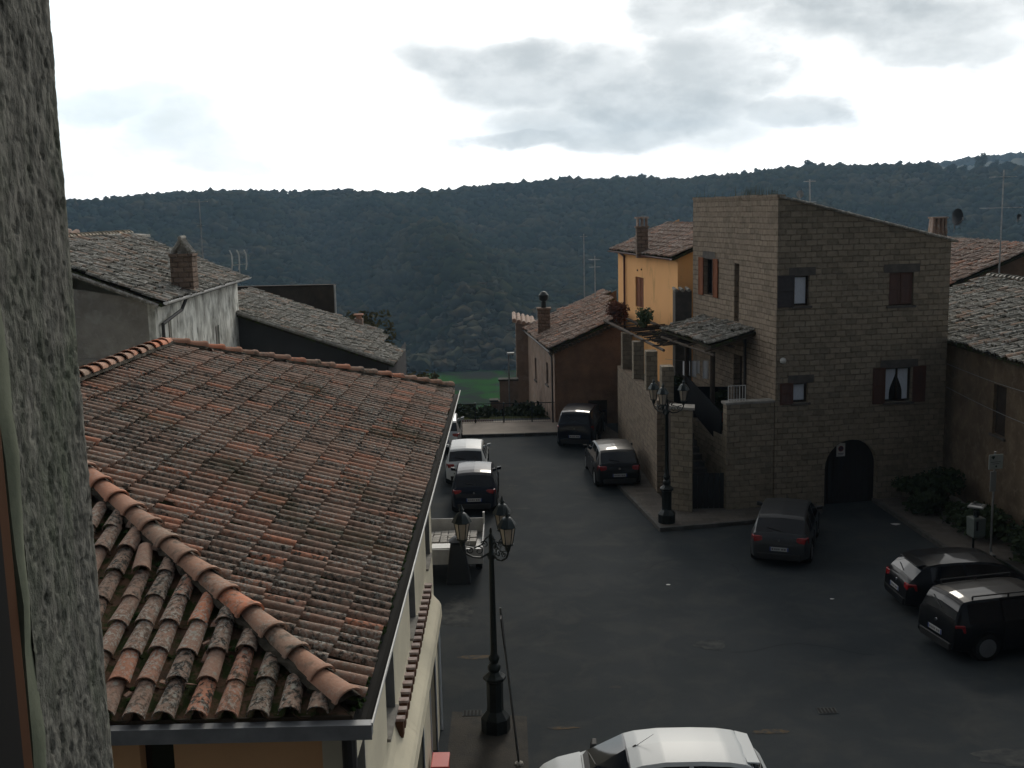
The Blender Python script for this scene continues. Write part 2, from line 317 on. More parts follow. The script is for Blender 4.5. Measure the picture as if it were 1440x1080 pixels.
# ------------------------------------------------------------ terrain
SK=[(-400,300),(90,283),(200,272),(330,266),(450,267),(520,270),(540,277),(600,274),(700,265),(800,258),(900,252),(960,255),(1000,250),(1040,249),(1080,243),(1150,237),(1200,236),(1300,236),(1340,240),(1440,238),(1900,235)]
Rm=co.matrix_world.to_3x3()
def ray(x,y): return Rm@Vector(((x-720)/FP,-(y-540)/FP,-1))
sk=[(lambda d:(d.x/d.y,d.z/d.y))(ray(*p)) for p in SK]
SU=np.array([a for a,b in sk]); SV=np.array([b for a,b in sk])
def ridgeD(u): return 1150+120*np.sin(u*7+1)+ (u<-.13)*150*np.clip((-.13-u)*20,0,1)
def sstep(t): t=np.clip(t,0,1); return t*t*(3-2*t)
def terrain(X,Y):
    X=np.asarray(X,float); Y=np.asarray(Y,float)
    y0=54.5+ (np.clip((-5-X)/3,0,1)+np.clip((X-5)/3,0,1))*14
    drop=-22*sstep((Y-y0)/26)-42*sstep((Y-y0-15)/230)
    Yp=np.maximum(Y,1); u=np.clip(X/Yp,-1.2,1.2)
    D=ridgeD(u); zr=HC+np.interp(u,SU,SV)*D-4.5
    t=(Y-515)/(D-515)
    prof=.62*sstep(np.clip(t,0,1)*1.0)+.38*np.clip(t,0,1)**.75
    P=np.stack([X.ravel()/130,Y.ravel()/130,X.ravel()*0+3],1); nz=fbm(P,4).reshape(X.shape)
    P2=np.stack([X.ravel()/420+9,Y.ravel()/420,X.ravel()*0],1); nb=fbm(P2,3).reshape(X.shape)
    tt=np.clip(t,0,1); w_=3.1*tt**.8*(1-tt)**1.6; sp_=(np.exp(-((u-(-.135+.11*(1-tt)))/.045)**2)*48-np.exp(-((u-(-.21+.13*(1-tt)))/.04)**2)*34+np.exp(-((u-(.20+.10*(1-tt)))/.05)**2)*34-np.exp(-((u-(.12+.08*(1-tt)))/.04)**2)*20)*w_
    up=sp_+(zr+64)*prof+(nz*16+nb*34)*np.sin(np.pi*np.clip(t,0,1))
    up=np.where(Y>D,(zr+64)-np.clip(Y-D,0,400)*.03,up)
    return drop+np.where(Y>515,up,0)+np.where((Y>90),nz*2.0*np.clip((Y-90)/60,0,1)*(Y<515)*np.clip((515-Y)/40,0,1),0)
def terr():
    xs=np.unique(np.concatenate([np.linspace(-3200,-160,40),np.linspace(-160,160,81),np.linspace(160,3200,40)]))
    xs=np.unique(np.concatenate([xs,np.linspace(-900,900,121)]))
    ys=np.unique(np.concatenate([[-300,-120,-50,-10,20,40,50],np.linspace(53,120,45),np.linspace(120,520,60),np.linspace(520,1500,100),np.linspace(1500,3400,14)]))
    X,Y=np.meshgrid(xs,ys); Z=terrain(X,Y); nx,ny=len(xs),len(ys)
    me=bpy.data.meshes.new('terrain'); V=np.stack([X.ravel(),Y.ravel(),Z.ravel()],1)
    i=np.arange(nx*ny).reshape(ny,nx); F=np.stack([i[:-1,:-1],i[:-1,1:],i[1:,1:],i[1:,:-1]],-1).reshape(-1,4)
    me.from_pydata(V.tolist(),[],F.tolist()); me.polygons.foreach_set('use_smooth',[True]*len(F))
    m=mat('hill_ground',(.045,.050,.022),.95,(.03,.034,.018),.01,(.35,.65),8,alt2=(.06,.055,.03),scale2=.03,con2=(.5,.75),spec=0)
    me.materials.append(m); o=bpy.data.objects.new('terrain',me); COL.objects.link(o); tag(o,kind='structure')
    # meadow on the valley floor
    xs=np.linspace(-75,40,40); ys=np.linspace(330,512,46); X,Y=np.meshgrid(xs,ys); Z=terrain(X,Y)+.5
    V=np.stack([X.ravel(),Y.ravel(),Z.ravel()],1); i=np.arange(len(xs)*len(ys)).reshape(len(ys),len(xs)); F=np.stack([i[:-1,:-1],i[:-1,1:],i[1:,1:],i[1:,:-1]],-1).reshape(-1,4)
    me=bpy.data.meshes.new('meadow'); me.from_pydata(V.tolist(),[],F.tolist()); me.materials.append(mat('meadow_grass',(.022,.075,.008),.9,(.014,.050,.006),.05,(.35,.65),6,spec=0,alt2=(.026,.025,.018),scale2=.05,con2=(.44,.56)))
    me.polygons.foreach_set('use_smooth',[True]*len(F))
    o=bpy.data.objects.new('meadow',me); COL.objects.link(o); tag(o,kind='structure')
terr()
def sheet(name,pts,z,m,thick=0.0):
    mb=MB(); n=len(pts)
    if thick:
        mb.mesh([(x,y,z) for x,y in pts]+[(x,y,z-thick) for x,y in pts],[tuple(range(n))]+[(k,n+k,n+(k+1)%n,(k+1)%n)[::-1] for k in range(n)])
        mb.f=[tuple(f) for f in mb.f]
    else: mb.face([(x,y,z) for x,y in pts])
    o=mb.build(name,m); tag(o,kind='structure'); return o
def gridsheet(name,x0,x1,y0,y1,z,m):
    mb=MB(); mb.face([(x0,y0,z),(x1,y0,z),(x1,y1,z),(x0,y1,z)]); return tag(mb.build(name,m),kind='structure')
gridsheet('square_asphalt',-6,15.6,-12,54.0,.004,M_asph)
sheet('paved_strip',[(-1.4,2),(.15,2),(.15,21.3),(-1.4,21.6)],.008,M_cob)
sheet('pavement',[(4.63,34.09),(7.53,34.66),(10.3,35.75),(10.3,36.9),(7,37),(5.2,37.5),(4.9,48.5),(4.2,51.9),(3.9,48),(3.83,39.92)],.13,M_pave,.14)
sheet('pavement_beside_wall',[(12.4,37.1),(12.55,34.5),(12.77,30.5),(12.9,27.5),(13.1,8),(15.3,8),(15.3,37.4)],.13,M_pave,.14)
sheet('pavement_by_railing',[(-6,49.5),(2.4,49.7),(2.4,52.9),(-6,52.7)],.13,mat('pavement_pale',(.26,.225,.19),.85,(.19,.165,.14),1.5,(.3,.7),bump=.4,bscale=20),.14)
def kerb(name,pts,w=.12):
    mb=MB()
    for a,b in zip(pts[:-1],pts[1:]):
        a=Vector(a); b=Vector(b); L=(b-a).length; d=(b-a)/L; nn=Vector((-d.y,d.x)); k=max(1,int(L/.9))
        for i in range(k):
            p=a+d*(L*i/k+.006); q=a+d*(L*(i+1)/k-.006); h=.137+random.uniform(-.004,.004)
            mb.hexa([(p.x,p.y,0),(q.x,q.y,0),(q.x+nn.x*w,q.y+nn.y*w,0),(p.x+nn.x*w,p.y+nn.y*w,0),(p.x,p.y,h),(q.x,q.y,h),(q.x+nn.x*w,q.y+nn.y*w,h),(p.x+nn.x*w,p.y+nn.y*w,h)])
    tag(mb.build(name,M_kerb),kind='structure')
kerb('kerb',[(3.9,48),(3.83,39.92),(4.62,34.07),(7.53,34.64),(10.3,35.73)])
kerb('kerb_beside_wall',[(13.08,8),(12.88,27.5),(12.75,30.5),(12.53,34.5),(12.38,37.1)],-.12)
kerb('kerb_by_railing',[(-6,49.48),(2.4,49.68)])
# patches, drain covers and litter lying on the asphalt
def blob(name,x,y,rx,ry,z,m,label=None,cat=None,n=26,amp=.3):
    mb=MB(); ph=random.random()*9; pts=[]
    for k in range(n):
        t=2*math.pi*k/n; r=1+amp*(math.sin(3*t+ph)*.4+math.sin(7*t+2*ph)*.3+random.uniform(-.3,.3)); pts.append((x+rx*r*math.cos(t),y+ry*r*math.sin(t),z))
    mb.face(pts); o=mb.build(name,m)
    tag(o,kind='structure') if not label else tag(o,label,cat); return o
M_patch=mat('pale_patch',(.068,.070,.068),.9,(.037,.042,.045),3,(.38,.6),7,spec=.05)
M_och=mat('faded_yellow_paint',(.085,.06,.034),.9,(.036,.040,.042),6,(.4,.6),7)
blob('asphalt_stain',4.58,24.82,.36,.32,.009,M_patch); blob('asphalt_stain',-1.55,27.4,.4,1.2,.009,M_patch); blob('asphalt_stain',.3,37.2,.25,.12,.009,M_patch); blob('asphalt_stain',-.2,40.5,.35,.12,.009,M_patch)
blob('asphalt_stain',9.3,19.2,.9,.3,.009,M_patch); blob('asphalt_stain',-1.0,24.4,.4,.12,.009,M_och); blob('asphalt_stain',.85,20.75,.30,.06,.010,M_och); blob('asphalt_stain',4.95,20.4,.35,.10,.010,M_och)
M_dkasph=mat('dark_asphalt_repair',(.030,.031,.032),.85,(.038,.039,.04),2,(.3,.7),6)
blob('asphalt_stain',2.1,22.6,.14,.06,.010,M_dkasph); blob('asphalt_stain',10.9,33.0,.38,.12,.010,M_dkasph)
tag(blob('paper_scrap',4.17,29.05,.07,.05,.02,M_white,'small white paper scrap on the asphalt in the middle of the square','litter',7),)
tag(blob('paper_scrap',8.27,27.66,.06,.04,.02,M_white,'small white paper scrap on the asphalt left of the black hatchback','litter',7),)
tag(blob('paper_scrap',12.25,34.3,.14,.10,.02,M_white,'flattened white paper scrap near the kerb beside the arched garage door','litter',7),)
for (x,y,lab) in ((6.3,21.24,'iron drain grate in the asphalt right of the white hatchback roof'),(-.98,21.5,'iron drain grate in the asphalt beside the cream house wall')):
    t=empty('drain_grate',(x,y,.01),lab,'drain'); mb=MB(); mb.box(-.2,.2,-.14,.14,0,.006); mb.build('frame',M_patch,t); mb=MB()
    for k in range(5): mb.box(-.17+k*.075,-.13+k*.075,-.11,.11,.0065,.010)
    mb.build('slot',M_dark,t)

def crack(x,y,a,n,w,m,z=.0075,st=.35):
    mb=MB(); p=Vector((x,y)); L_=[];
    for k in range(n):
        a+=random.uniform(-.45,.45); q=p+Vector((math.cos(a),math.sin(a)))*st; nn=Vector((-math.sin(a),math.cos(a)))*w*random.uniform(.5,1.1)
        L_.append((p-nn,p+nn)); p=q
    for (a0,b0),(a1,b1) in zip(L_[:-1],L_[1:]): mb.face([(a0.x,a0.y,z),(a1.x,a1.y,z),(b1.x,b1.y,z),(b0.x,b0.y,z)])
    tag(mb.build('asphalt_crack',m),kind='structure')
M_tar=mat('tar_line',(.013,.015,.017),.95,(.020,.023,.025),8,spec=0)
for k,(x,y,a,n) in enumerate(((3.0,30.0,.1,14),(8.2,24.0,2.9,11))): crack(x,y,a,n,.005,M_tar,.0075+k*.0002)
# ------------------------------------------------------------ roof tiling
def coppo(mb,o,U,V,N,w0,w1,L,th=.014,n=7,inv=False):
    """one barrel tile: o = centre of its lower end, U across, V up-slope"""
    vs=[]
    for (rr,lv) in ((w0,0),(w1,L),(w0-th,0),):
        for k in range(n+1):
            t=math.pi*k/n; c,s_=math.cos(t),math.sin(t)*(-1 if inv else 1); vs.append(o+U*(c*rr)+N*(s_*rr*.92)+V*lv)
    m=n+1; fs=[]
    for k in range(n):
        fs.append((k,k+1,m+k+1,m+k)); fs.append((2*m+k,2*m+k+1,k+1,k))
    mb.mesh(vs,fs)
def inside(poly,u,v):
    c=False; n=len(poly); j=n-1
    for i in range(n):
        (a,b),(p,q)=poly[i],poly[j]
        if (b>v)!=(q>v) and u<(p-a)*(v-b)/(q-b)+a: c=not c
        j=i
    return c
def tiled(name,eaveA,eaveB,up,poly,parent,mt,mc,pitch=.27,course=.43,rad=.098,jit=1.0,chan=True,grey=None,mess=0.0,n=7):
    """roof plane: eaveA->eaveB along the eave, `up` = up-slope vector; poly in (u,v) metres"""
    A=Vector(eaveA); B=Vector(eaveB); U=(B-A).normalized(); V=Vector(up).normalized(); N=U.cross(V)
    if N.z<0: N=-N
    mb=MB(); mbc=MB()
    us=[p[0] for p in poly]; vs=[p[1] for p in poly]
    nu=int((max(us)-min(us))/pitch)+1; nv=int((max(vs)-min(vs))/course)+1
    P=[A+U*p[0]+V*p[1] for p in poly]
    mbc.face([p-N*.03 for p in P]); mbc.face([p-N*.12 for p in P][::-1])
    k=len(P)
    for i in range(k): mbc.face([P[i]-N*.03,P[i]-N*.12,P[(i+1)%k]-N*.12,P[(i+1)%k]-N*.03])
    for i in range(nu):
        cu=random.uniform(-.01,.01)*jit; ct=random.random()
        for j in range(nv):
            u=min(us)+(i+.5)*pitch+cu; v=min(vs)+j*course
            if inside(poly,u,v+course*.45) :
                sag=.012*math.sin(u*.9+v*.5)+.008*math.sin(u*2.3-v*1.7)
                o=A+U*(u+random.uniform(-.008,.008)*jit)+V*(v-.06+random.uniform(-.02,.02)*jit)+N*(.052+sag+random.uniform(-.004,.01)*jit)
                ang=random.uniform(-.03,.03)*jit
                if mess and random.random()<mess: ang=random.uniform(-.25,.25); o=o+N*.04
                Vv=(V+U*ang-N*.055).normalized(); Uu=(U-V*ang).normalized()
                t=random.random(); mb.tone=max(0,min(1,.55*t+.45*vtone(u*.45,v*.45,jit))); mb.tone2=random.random()
                s=random.uniform(.94,1.06); coppo(mb,o,Uu,Vv,N,rad*s,rad*.8*s,course*1.13,n=n)
                mb.tone=mb.tone2=0
            if chan and inside(poly,u+pitch/2,v+course*.45):
                o=A+U*(u+pitch/2)+V*(v-.02)+N*(.068+random.uniform(-.008,.008))
                coppo(mbc,o,U,(V-N*.05).normalized(),N,pitch*.42,pitch*.36,course*1.1,n=5,inv=True)
    mb.build(name,mt,parent,smooth=True,angle=50)
    mbc.build('roof_deck',mc,parent)
    return
_tn=rng.random((64,64))
def vtone(a,b,s):
    a+=13*s; i,j=int(math.floor(a)),int(math.floor(b)); fa,fb=a-i,b-j; g=lambda x,y:_tn[x%64,y%64]
    return (g(i,j)*(1-fa)+g(i+1,j)*fa)*(1-fb)+(g(i,j+1)*(1-fa)+g(i+1,j+1)*fa)*fb
def caps(name,a,b,parent,m,r=.15,L=.46,flat=.75,mortar=True,tn=1):
    """ridge or hip caps laid from a (low) to b (high)"""
    a=Vector(a); b=Vector(b); D=b-a; n=max(2,int(D.length/(L*.86))); V=D.normalized(); U=V.cross(Vector((0,0,1))).normalized(); N=U.cross(V)
    if N.z<0: N=-N
    mb=MB()
    for k in range(n):
        o=a+D*(k/n)+U*random.uniform(-.012,.012)+N*(.03+random.uniform(0,.012)); mb.tone=random.random()*tn; mb.tone2=random.random()
        Vv=(V+U*random.uniform(-.035,.035)-N*.06).normalized(); s=random.uniform(.95,1.05); m8=9; vs=[]
        for rr,lv in ((r*1.10*s,-.02),(r*1.12*s,.035),(r*.98*s,.06),(r*.80*s,L),(r*.93*s,-.02)):
            for q in range(m8+1):
                t=math.pi*q/m8; vs.append(o+U*(math.cos(t)*rr)+N*(math.sin(t)*rr*flat)+Vv*lv)
        w=m8+1; fs=[]
        for q in range(m8):
            fs+=[(q,q+1,w+q+1,w+q),(w+q,w+q+1,2*w+q+1,2*w+q),(2*w+q,2*w+q+1,3*w+q+1,3*w+q),(4*w+q,4*w+q+1,q+1,q)]
        mb.mesh(vs,fs)
    mb.tone=mb.tone2=0
    mb.build(name,m,parent,smooth=True,angle=50)
    if mortar:
        mb=MB(); k=max(6,int(D.length/.12)); prev=None; vs=[]
        for i in range(k+1):
            c=a+D*(i/k); 
            for q in range(7):
                t=math.pi*q/6; rr=r*(.93 if 1<q<5 else 1.12)+random.uniform(-.02,.02); vs.append(c+U*(math.cos(t)*rr*1.0)+N*(math.sin(t)*rr*flat*.8-.03))
        fs=[(i*7+q,i*7+q+1,(i+1)*7+q+1,(i+1)*7+q) for i in range(k) for q in range(6)]
        mb.mesh(vs,fs); mb.build('mortar_bed',M_mort,parent)

# ------------------------------------------------------------ near cream house with hipped tiled roof
def gutter_half(mb,a,b,r=.075,n=6):
    a=Vector(a); b=Vector(b); d=(b-a).normalized(); s=d.cross(Vector((0,0,1))).normalized(); vs=[]
    for c in (a,b):
        for rr in (r,r-.012):
            for k in range(n+1):
                t=math.pi*k/n; vs.append(c+s*math.cos(t)*rr-Vector((0,0,1))*math.sin(t)*rr)
    m=n+1; fs=[]
    for k in range(n):
        fs+=[(k,k+1,2*m+k+1,2*m+k),(m+k,m+k+1,3*m+k+1,3*m+k),(k,k+1,m+k+1,m+k),(2*m+k,2*m+k+1,3*m+k+1,3*m+k)]
    fs+=[(0,m,3*m,2*m),(n,m+n,3*m+n,2*m+n)]
    mb.mesh(vs,fs)
def near_house():
    t=empty('cream_house',(-7.4,20,0),'nearest cream house with a hipped roof of lichened terracotta barrel tiles','house')
    inv=Vector((-7.4,20,0)); 
    def B(mb,nm,m,**k):
        mb.v=[tuple(Vector(q)-inv) for q in mb.v]; return mb.build(nm,m,t,**k)
    ze=5.5; zr=7.52; x0,x1=-13.30,-1.62; y0,y1=10.07,29.55; xr=(x0+x1)/2; half=(x1-x0)/2; ra,rb=y0+half+.15,y1-half+.15
    sl=math.hypot(half,zr-ze); 
    E=lambda x,y,z=ze: Vector((x,y,z))-inv
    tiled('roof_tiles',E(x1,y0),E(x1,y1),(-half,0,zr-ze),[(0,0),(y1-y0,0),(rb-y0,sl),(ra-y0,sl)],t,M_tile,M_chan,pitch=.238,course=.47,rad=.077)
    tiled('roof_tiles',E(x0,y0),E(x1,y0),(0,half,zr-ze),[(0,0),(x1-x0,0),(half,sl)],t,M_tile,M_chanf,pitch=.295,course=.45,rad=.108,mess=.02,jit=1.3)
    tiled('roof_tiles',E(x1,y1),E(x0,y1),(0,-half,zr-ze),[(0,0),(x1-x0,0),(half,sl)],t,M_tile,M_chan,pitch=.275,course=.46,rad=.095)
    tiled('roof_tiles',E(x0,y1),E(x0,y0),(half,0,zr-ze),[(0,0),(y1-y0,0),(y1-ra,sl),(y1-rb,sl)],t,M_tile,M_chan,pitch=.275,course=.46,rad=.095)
    up=Vector((0,0,.10))
    caps('hip_tiles',E(x1-.05,y0+.05)+up,E(xr,ra,zr)+up,t,M_ridge,r=.148,L=.50)
    caps('hip_tiles',E(x1-.05,y1-.05)+up,E(xr,rb,zr)+up,t,M_ridge,r=.135,L=.50)
    caps('ridge_tiles',E(xr,ra,zr)+up,E(xr,rb,zr)+up,t,M_ridge,r=.145,L=.50)
    # moss cushions, tile chips and debris lodged in the channels of the front hip
    mm=MB(); mc=MB(); vv=Vector((0,half,zr-ze)).normalized()
    for k in range(620):
        i=random.randrange(0,43); uu=(i+1)*.295+random.uniform(-.045,.045); q=random.uniform(.05,sl*.98); frac=q/sl*half
        if not (frac<uu<(x1-x0)-frac): continue
        p=Vector((x0+uu,y0,ze))+vv*q; z=random.uniform(.0,.03)
        if random.random()<.72:
            s_=random.uniform(.015,.045); mm.lathe([(s_,0),(s_*1.2,s_*.35),(s_*.7,s_*.8),(s_*.1,s_)],(p.x,p.y,p.z+z),6)
        else:
            a=Vector((random.uniform(-1,1),random.uniform(-1,1),.3)).normalized()*random.uniform(.03,.07); b=a.cross(Vector((0,0,1))).normalized()*random.uniform(.02,.05); n_=Vector((0,0,.012)); c=p+Vector((0,0,z+.02))
            mc.hexa([c-a-b,c+a-b,c+a+b,c-a+b,c-a-b+n_,c+a-b+n_,c+a+b*.6+n_,c-a+b+n_])
    B(mm,'moss_cushions',M_moss)['kind']='stuff'; B(mc,'tile_chips',M_tile)['kind']='stuff'
    # moss along the street eave
    mb=MB()
    for k in range(520):
        y=random.uniform(y0+.2,y1-.1) if random.random()<.4 else random.uniform(y0+.1,y0+8); x=x1+random.uniform(-.02,.06); z=ze-.03+random.uniform(-.03,.03); s=random.uniform(.015,.04)
        mb.lathe([(s*.3,0),(s,s*.5),(s*.9,s),(s*.2,s*1.5)],(x,y,z),5)
    B(mb,'eave_moss',M_moss)['kind']='stuff'
    # gutters
    mb=MB(); mb.box(x0-.1,x1+.20,y0-.17,y0-.045,ze-.17,ze-.04); mb.box(x0-.1,x1+.205,y0-.185,y0-.17,ze-.18,ze-.03); B(mb,'gutter',M_gutter)
    mb=MB(); gutter_half(mb,(x1+.10,y0-.16,ze-.05),(x1+.10,y1+.05,ze-.05),.105); B(mb,'gutter',mat('gutter_shade',(.012,.012,.011),.9))  # near-black colour paints in the shade inside the gutter
    mb=MB(); mb.box(x1+.20,x1+.216,y0-.16,y1+.05,ze-.06,ze-.02); B(mb,'gutter_lip',M_white)
    # walls: upper storey
    xf=-1.8; yw=10.55; 
    F=Fr((xf,yw),(0,1),(1,0)); wins=[(3.5,4.45,3.25,4.35),(7.05,8.0,3.25,4.35),(10.65,11.6,3.25,4.35),(1.0-.3,1.65-.3,3.25,4.35)]
    wi=[(a-.0,b-.0,c,d) for a,b,c,d in wins]
    mb=MB(); wall(mb,F,12.3,2.7,ze-.1,ze-.1,wi,.28)
    F2=Fr((-13,yw),(1,0),(0,-1))
    # flared base of the upper storey, a coved band carried on the shop front
    prof=[(0,3.16),(.02,3.02),(.07,2.88),(.16,2.74),(.25,2.64),(.29,2.56),(.30,2.38),(.20,2.35)]
    yA,yB=10.55,21.0
    pts=[(xf+o,z) for o,z in prof]
    for (a,b),(c,d) in zip(pts[:-1],pts[1:]): mb.face([(a,yA,b),(c,yA,d),(c,yB,d),(a,yB,b)])
    for y in (yA,yB): mb.face([(a,y,b) for a,b in pts]+[(xf-.05,y,2.35),(xf-.05,y,3.16)])
    mb.face([(xf+.30,yA,2.35),(xf,yA,2.35),(xf,yB,2.35),(xf+.30,yB,2.35)])
    # ground floor and the set-back far bay
    G=Fr((-1.60,yA+.1),(0,1),(1,0)); wall(mb,G,10.2,0,2.36,2.36,[(8.0,9.3,0,2.02),(4.6,6.4,0,2.02),(1.6,3.2,0,2.02)],.35)
    mb.face([(-1.60,20.85,0),(-2.2,20.85,0),(-2.2,20.85,2.36),(-1.60,20.85,2.36)])
    mb.face([(xf,21,0),(xf,22.85,0),(xf,22.85,2.7),(xf,21,2.7)]); mb.face([(xf,22.85,0),(-2.7,22.85,0),(-2.7,22.85,ze-.1),(xf,22.85,ze-.1)]); mb.face([(-2.7,22.85,0),(-2.7,29,0),(-2.7,29,ze-.1),(-2.7,22.85,ze-.1)])
    mb.face([(-2.7,29,0),(-13,29,0),(-13,29,ze-.1),(-2.7,29,ze-.1)]); mb.face([(-13,yw,0),(-13,29,0),(-13,29,ze-.1),(-13,yw,ze-.1)])
    mb.box(-2.02,xf-.001,yw-.02,yw+.2,0,ze-.1)          # cream quoin strip
    B(mb,'wall',M_cream)
    mb=MB(); W=Fr((-12.9,yw+.03),(1,0),(0,-1)); wall(mb,W,10.88,0,ze-.1,ze-.1,[(9.0,9.35,3.2,5.0)],.25); B(mb,'wall',M_tan)
    mb=MB(); mb.face([(x0+.1,y0+.1,ze-.12),(x1-.05,y0+.1,ze-.12),(x1-.05,y1-.1,ze-.12),(x0+.1,y1-.1,ze-.12)]); mb.box(x0+.03,x1-.02,y0+.0,y0+.03,ze-.16,ze-.02); mb.box(x1-.03,x1,y0,y1,ze-.16,ze-.02); B(mb,'soffit',mat('soffit_timber',(.09,.07,.05),.9))
    mb=MB(); mb.tube((-1.72,yw-.15,.0),(-1.72,yw-.15,ze-.18),.075,None,10); B(mb,'downpipe',mat('pipe_dark',(.03,.028,.028),.55))
    mb=MB(); mb.box(-3.9,-3.55,yw+.2,yw+.25,3.2,5.0); B(mb,'pane',M_glass)
    for a,b,c,d in wi:
        mb=MB(); fbox(mb,F,a,b,-.27,-.24,c,d); wn=B(mb,'window',M_glass)
        mb=MB(); 
        for (p,q,r_,s_) in ((a,a+.06,c,d),(b-.06,b,c,d),(a+.06,b-.06,d-.06,d),(a+.06,b-.06,c,c+.06),((a+b)/2-.03,(a+b)/2+.03,c+.06,d-.06)): fbox(mb,F,p,q,-.24,-.20,r_,s_)
        o=B(mb,'frame',M_woodd); o.parent=wn
        mb=MB(); fbox(mb,F,a-.06,b+.06,-.20,.05,c-.04,c+.004); o=B(mb,'sill',M_stonegrey); o.parent=wn
        mb=MB(); fbox(mb,F,b-.035,b+.003,-.20,.012,c+.006,d-.0); o=B(mb,'jamb_lining',M_gutter); o.parent=wn
    # row of brown bracket blocks along the coved band
    def blk(mb,y): 
        mb.box(xf+.03,xf+.30,y,y+.15,2.88,3.10)
    for y in [13.2-.28*k for k in range(8)]+[14.85+.30*k for k in range(20)]:
        mb=MB(); mb.box(xf-.01,xf+.13,y,y+.15,2.84,3.08); bo=B(mb,'bracket',mat('bracket_brown',(.12,.055,.03),.8,(.08,.04,.025),6))
        mb=MB(); mb.box(xf+.0,xf+.15,y+.015,y+.135,3.082,3.12); o=B(mb,'bracket_cap',mat('cap_pale',(.50,.44,.42),.8,(.36,.26,.24),9)); o.parent=bo
    for a,b in ((8.0,9.3),(4.6,6.4),(1.6,3.2)):
        mb=MB(); fbox(mb,G,a,b,-.33,-.28,0,2.02); dr=B(mb,'door',mat('blue_grey_door',(.05,.065,.085),.5,(.04,.05,.065),3)); 
        mb=MB(); fbox(mb,G,a-.05,a,-.02,.02,0,2.06); fbox(mb,G,b,b+.05,-.02,.02,0,2.06); fbox(mb,G,a,b,-.02,.02,2.02,2.07); o=B(mb,'frame',mat('pale_blue_frame',(.45,.5,.55),.5)); o.parent=dr
        mb=MB(); fbox(mb,G,(a+b)/2+.03,(a+b)/2+.09,-.28,-.22,1.0,1.05); o=B(mb,'handle',M_galv); o.parent=dr
    mb=MB(); mb.tube((-1.57,20.82,0),(-1.57,20.82,2.34),.03,None,8); B(mb,'corner_pipe',mat('pale_blue_frame',(.45,.5,.55),.5))
near_house()

# ------------------------------------------------------------ generic house pieces
def shutter_mb(fr,a0,a1,o,z0,z1,slats=9):
    mb=MB(); w=a1-a0; f=.07
    fbox(mb,fr,a0,a0+f,o,o+.035,z0,z1); fbox(mb,fr,a1-f,a1,o,o+.035,z0,z1)
    for z in (z0,(z0+z1)/2-f/2,z1-f): fbox(mb,fr,a0+f,a1-f,o+.002,o+.033,z,z+f)
    n=slats*2; 
    for k in range(n):
        z=z0+f+(z1-z0-2*f)*(k+.1)/n; h=(z1-z0-2*f)/n*.9
        P=[fr(a0+f,o+.004,z),fr(a1-f,o+.004,z),fr(a1-f,o+.028,z-.01),fr(a0+f,o+.028,z-.01),fr(a0+f,o+.002,z+h),fr(a1-f,o+.002,z+h),fr(a1-f,o+.014,z+h),fr(a0+f,o+.014,z+h)]
        mb.hexa(P)
    return mb
def add(mb,nm,m,parent,org,**k):
    mb.v=[tuple(Vector(q)-Vector(org)) for q in mb.v]; return mb.build(nm,m,parent,**k)
def window(fr,a0,a1,z0,z1,parent,org,depth=.22,curtain=None,sh=(),shm=None,sill=True,lintel=None,frm=None,open_sh=True):
    mb=MB(); fbox(mb,fr,a0,a1,-depth-.01,-depth+.01,z0,z1); w=add(mb,'window',M_glass,parent,org)
    def sub(mb,nm,m): o=add(mb,nm,m,parent,org); o.parent=w
    mb=MB(); f=.055
    for (p,q,r_,s_) in ((a0,a0+f,z0,z1),(a1-f,a1,z0,z1),(a0+f,a1-f,z1-f,z1),(a0+f,a1-f,z0,z0+f),((a0+a1)/2-.03,(a0+a1)/2+.03,z0+f,z1-f))[:4 if curtain=='full' else 5]: fbox(mb,fr,p,q,-depth+.03,-depth+.08,r_,s_)
    sub(mb,'frame',frm or M_woodd)
    if curtain:
        mb=MB(); 
        for side in (0,1):
            n=10; 
            for k in range(n):
                t0,t1=k/n,(k+1)/n; m_=(a0+a1)/2
                def edge(t): 
                    full=(m_-a0-.055)
                    return full*(1.0 if curtain=='full' else (1-.55*math.sin(min(1,t*1.25)*math.pi/2)**2 if t<.8 else .45))
                # draw in slices from the top down, pleated
                for p in range(6):
                    u0,u1=p/6,(p+1)/6
                    def pt(u,t):
                        e=edge(t)*u; a=(a0+.055+e) if side==0 else (a1-.055-e); return fr(a,-depth+.014+.012*(1+math.sin(u*38))*.5,z1-.06-(z1-z0-.13)*t)
                    mb.face([pt(u0,t0),pt(u1,t0),pt(u1,t1),pt(u0,t1)])
        sub(mb,'curtain',M_curt)
    if sill: mb=MB(); fbox(mb,fr,a0-.08,a1+.08,-depth+.06,.07,z0-.07,z0-.002); sub(mb,'sill',M_lint)
    if lintel: mb=MB(); fbox(mb,fr,a0-lintel,a1+lintel,-.1,.012,z1+.002,z1+.28); sub(mb,'lintel',M_lint)
    for (s0,s1) in sh:
        mb=shutter_mb(fr,s0,s1,.015,z0-.03,z1+.03); sub(mb,'shutter',shm or M_shut)
    return w

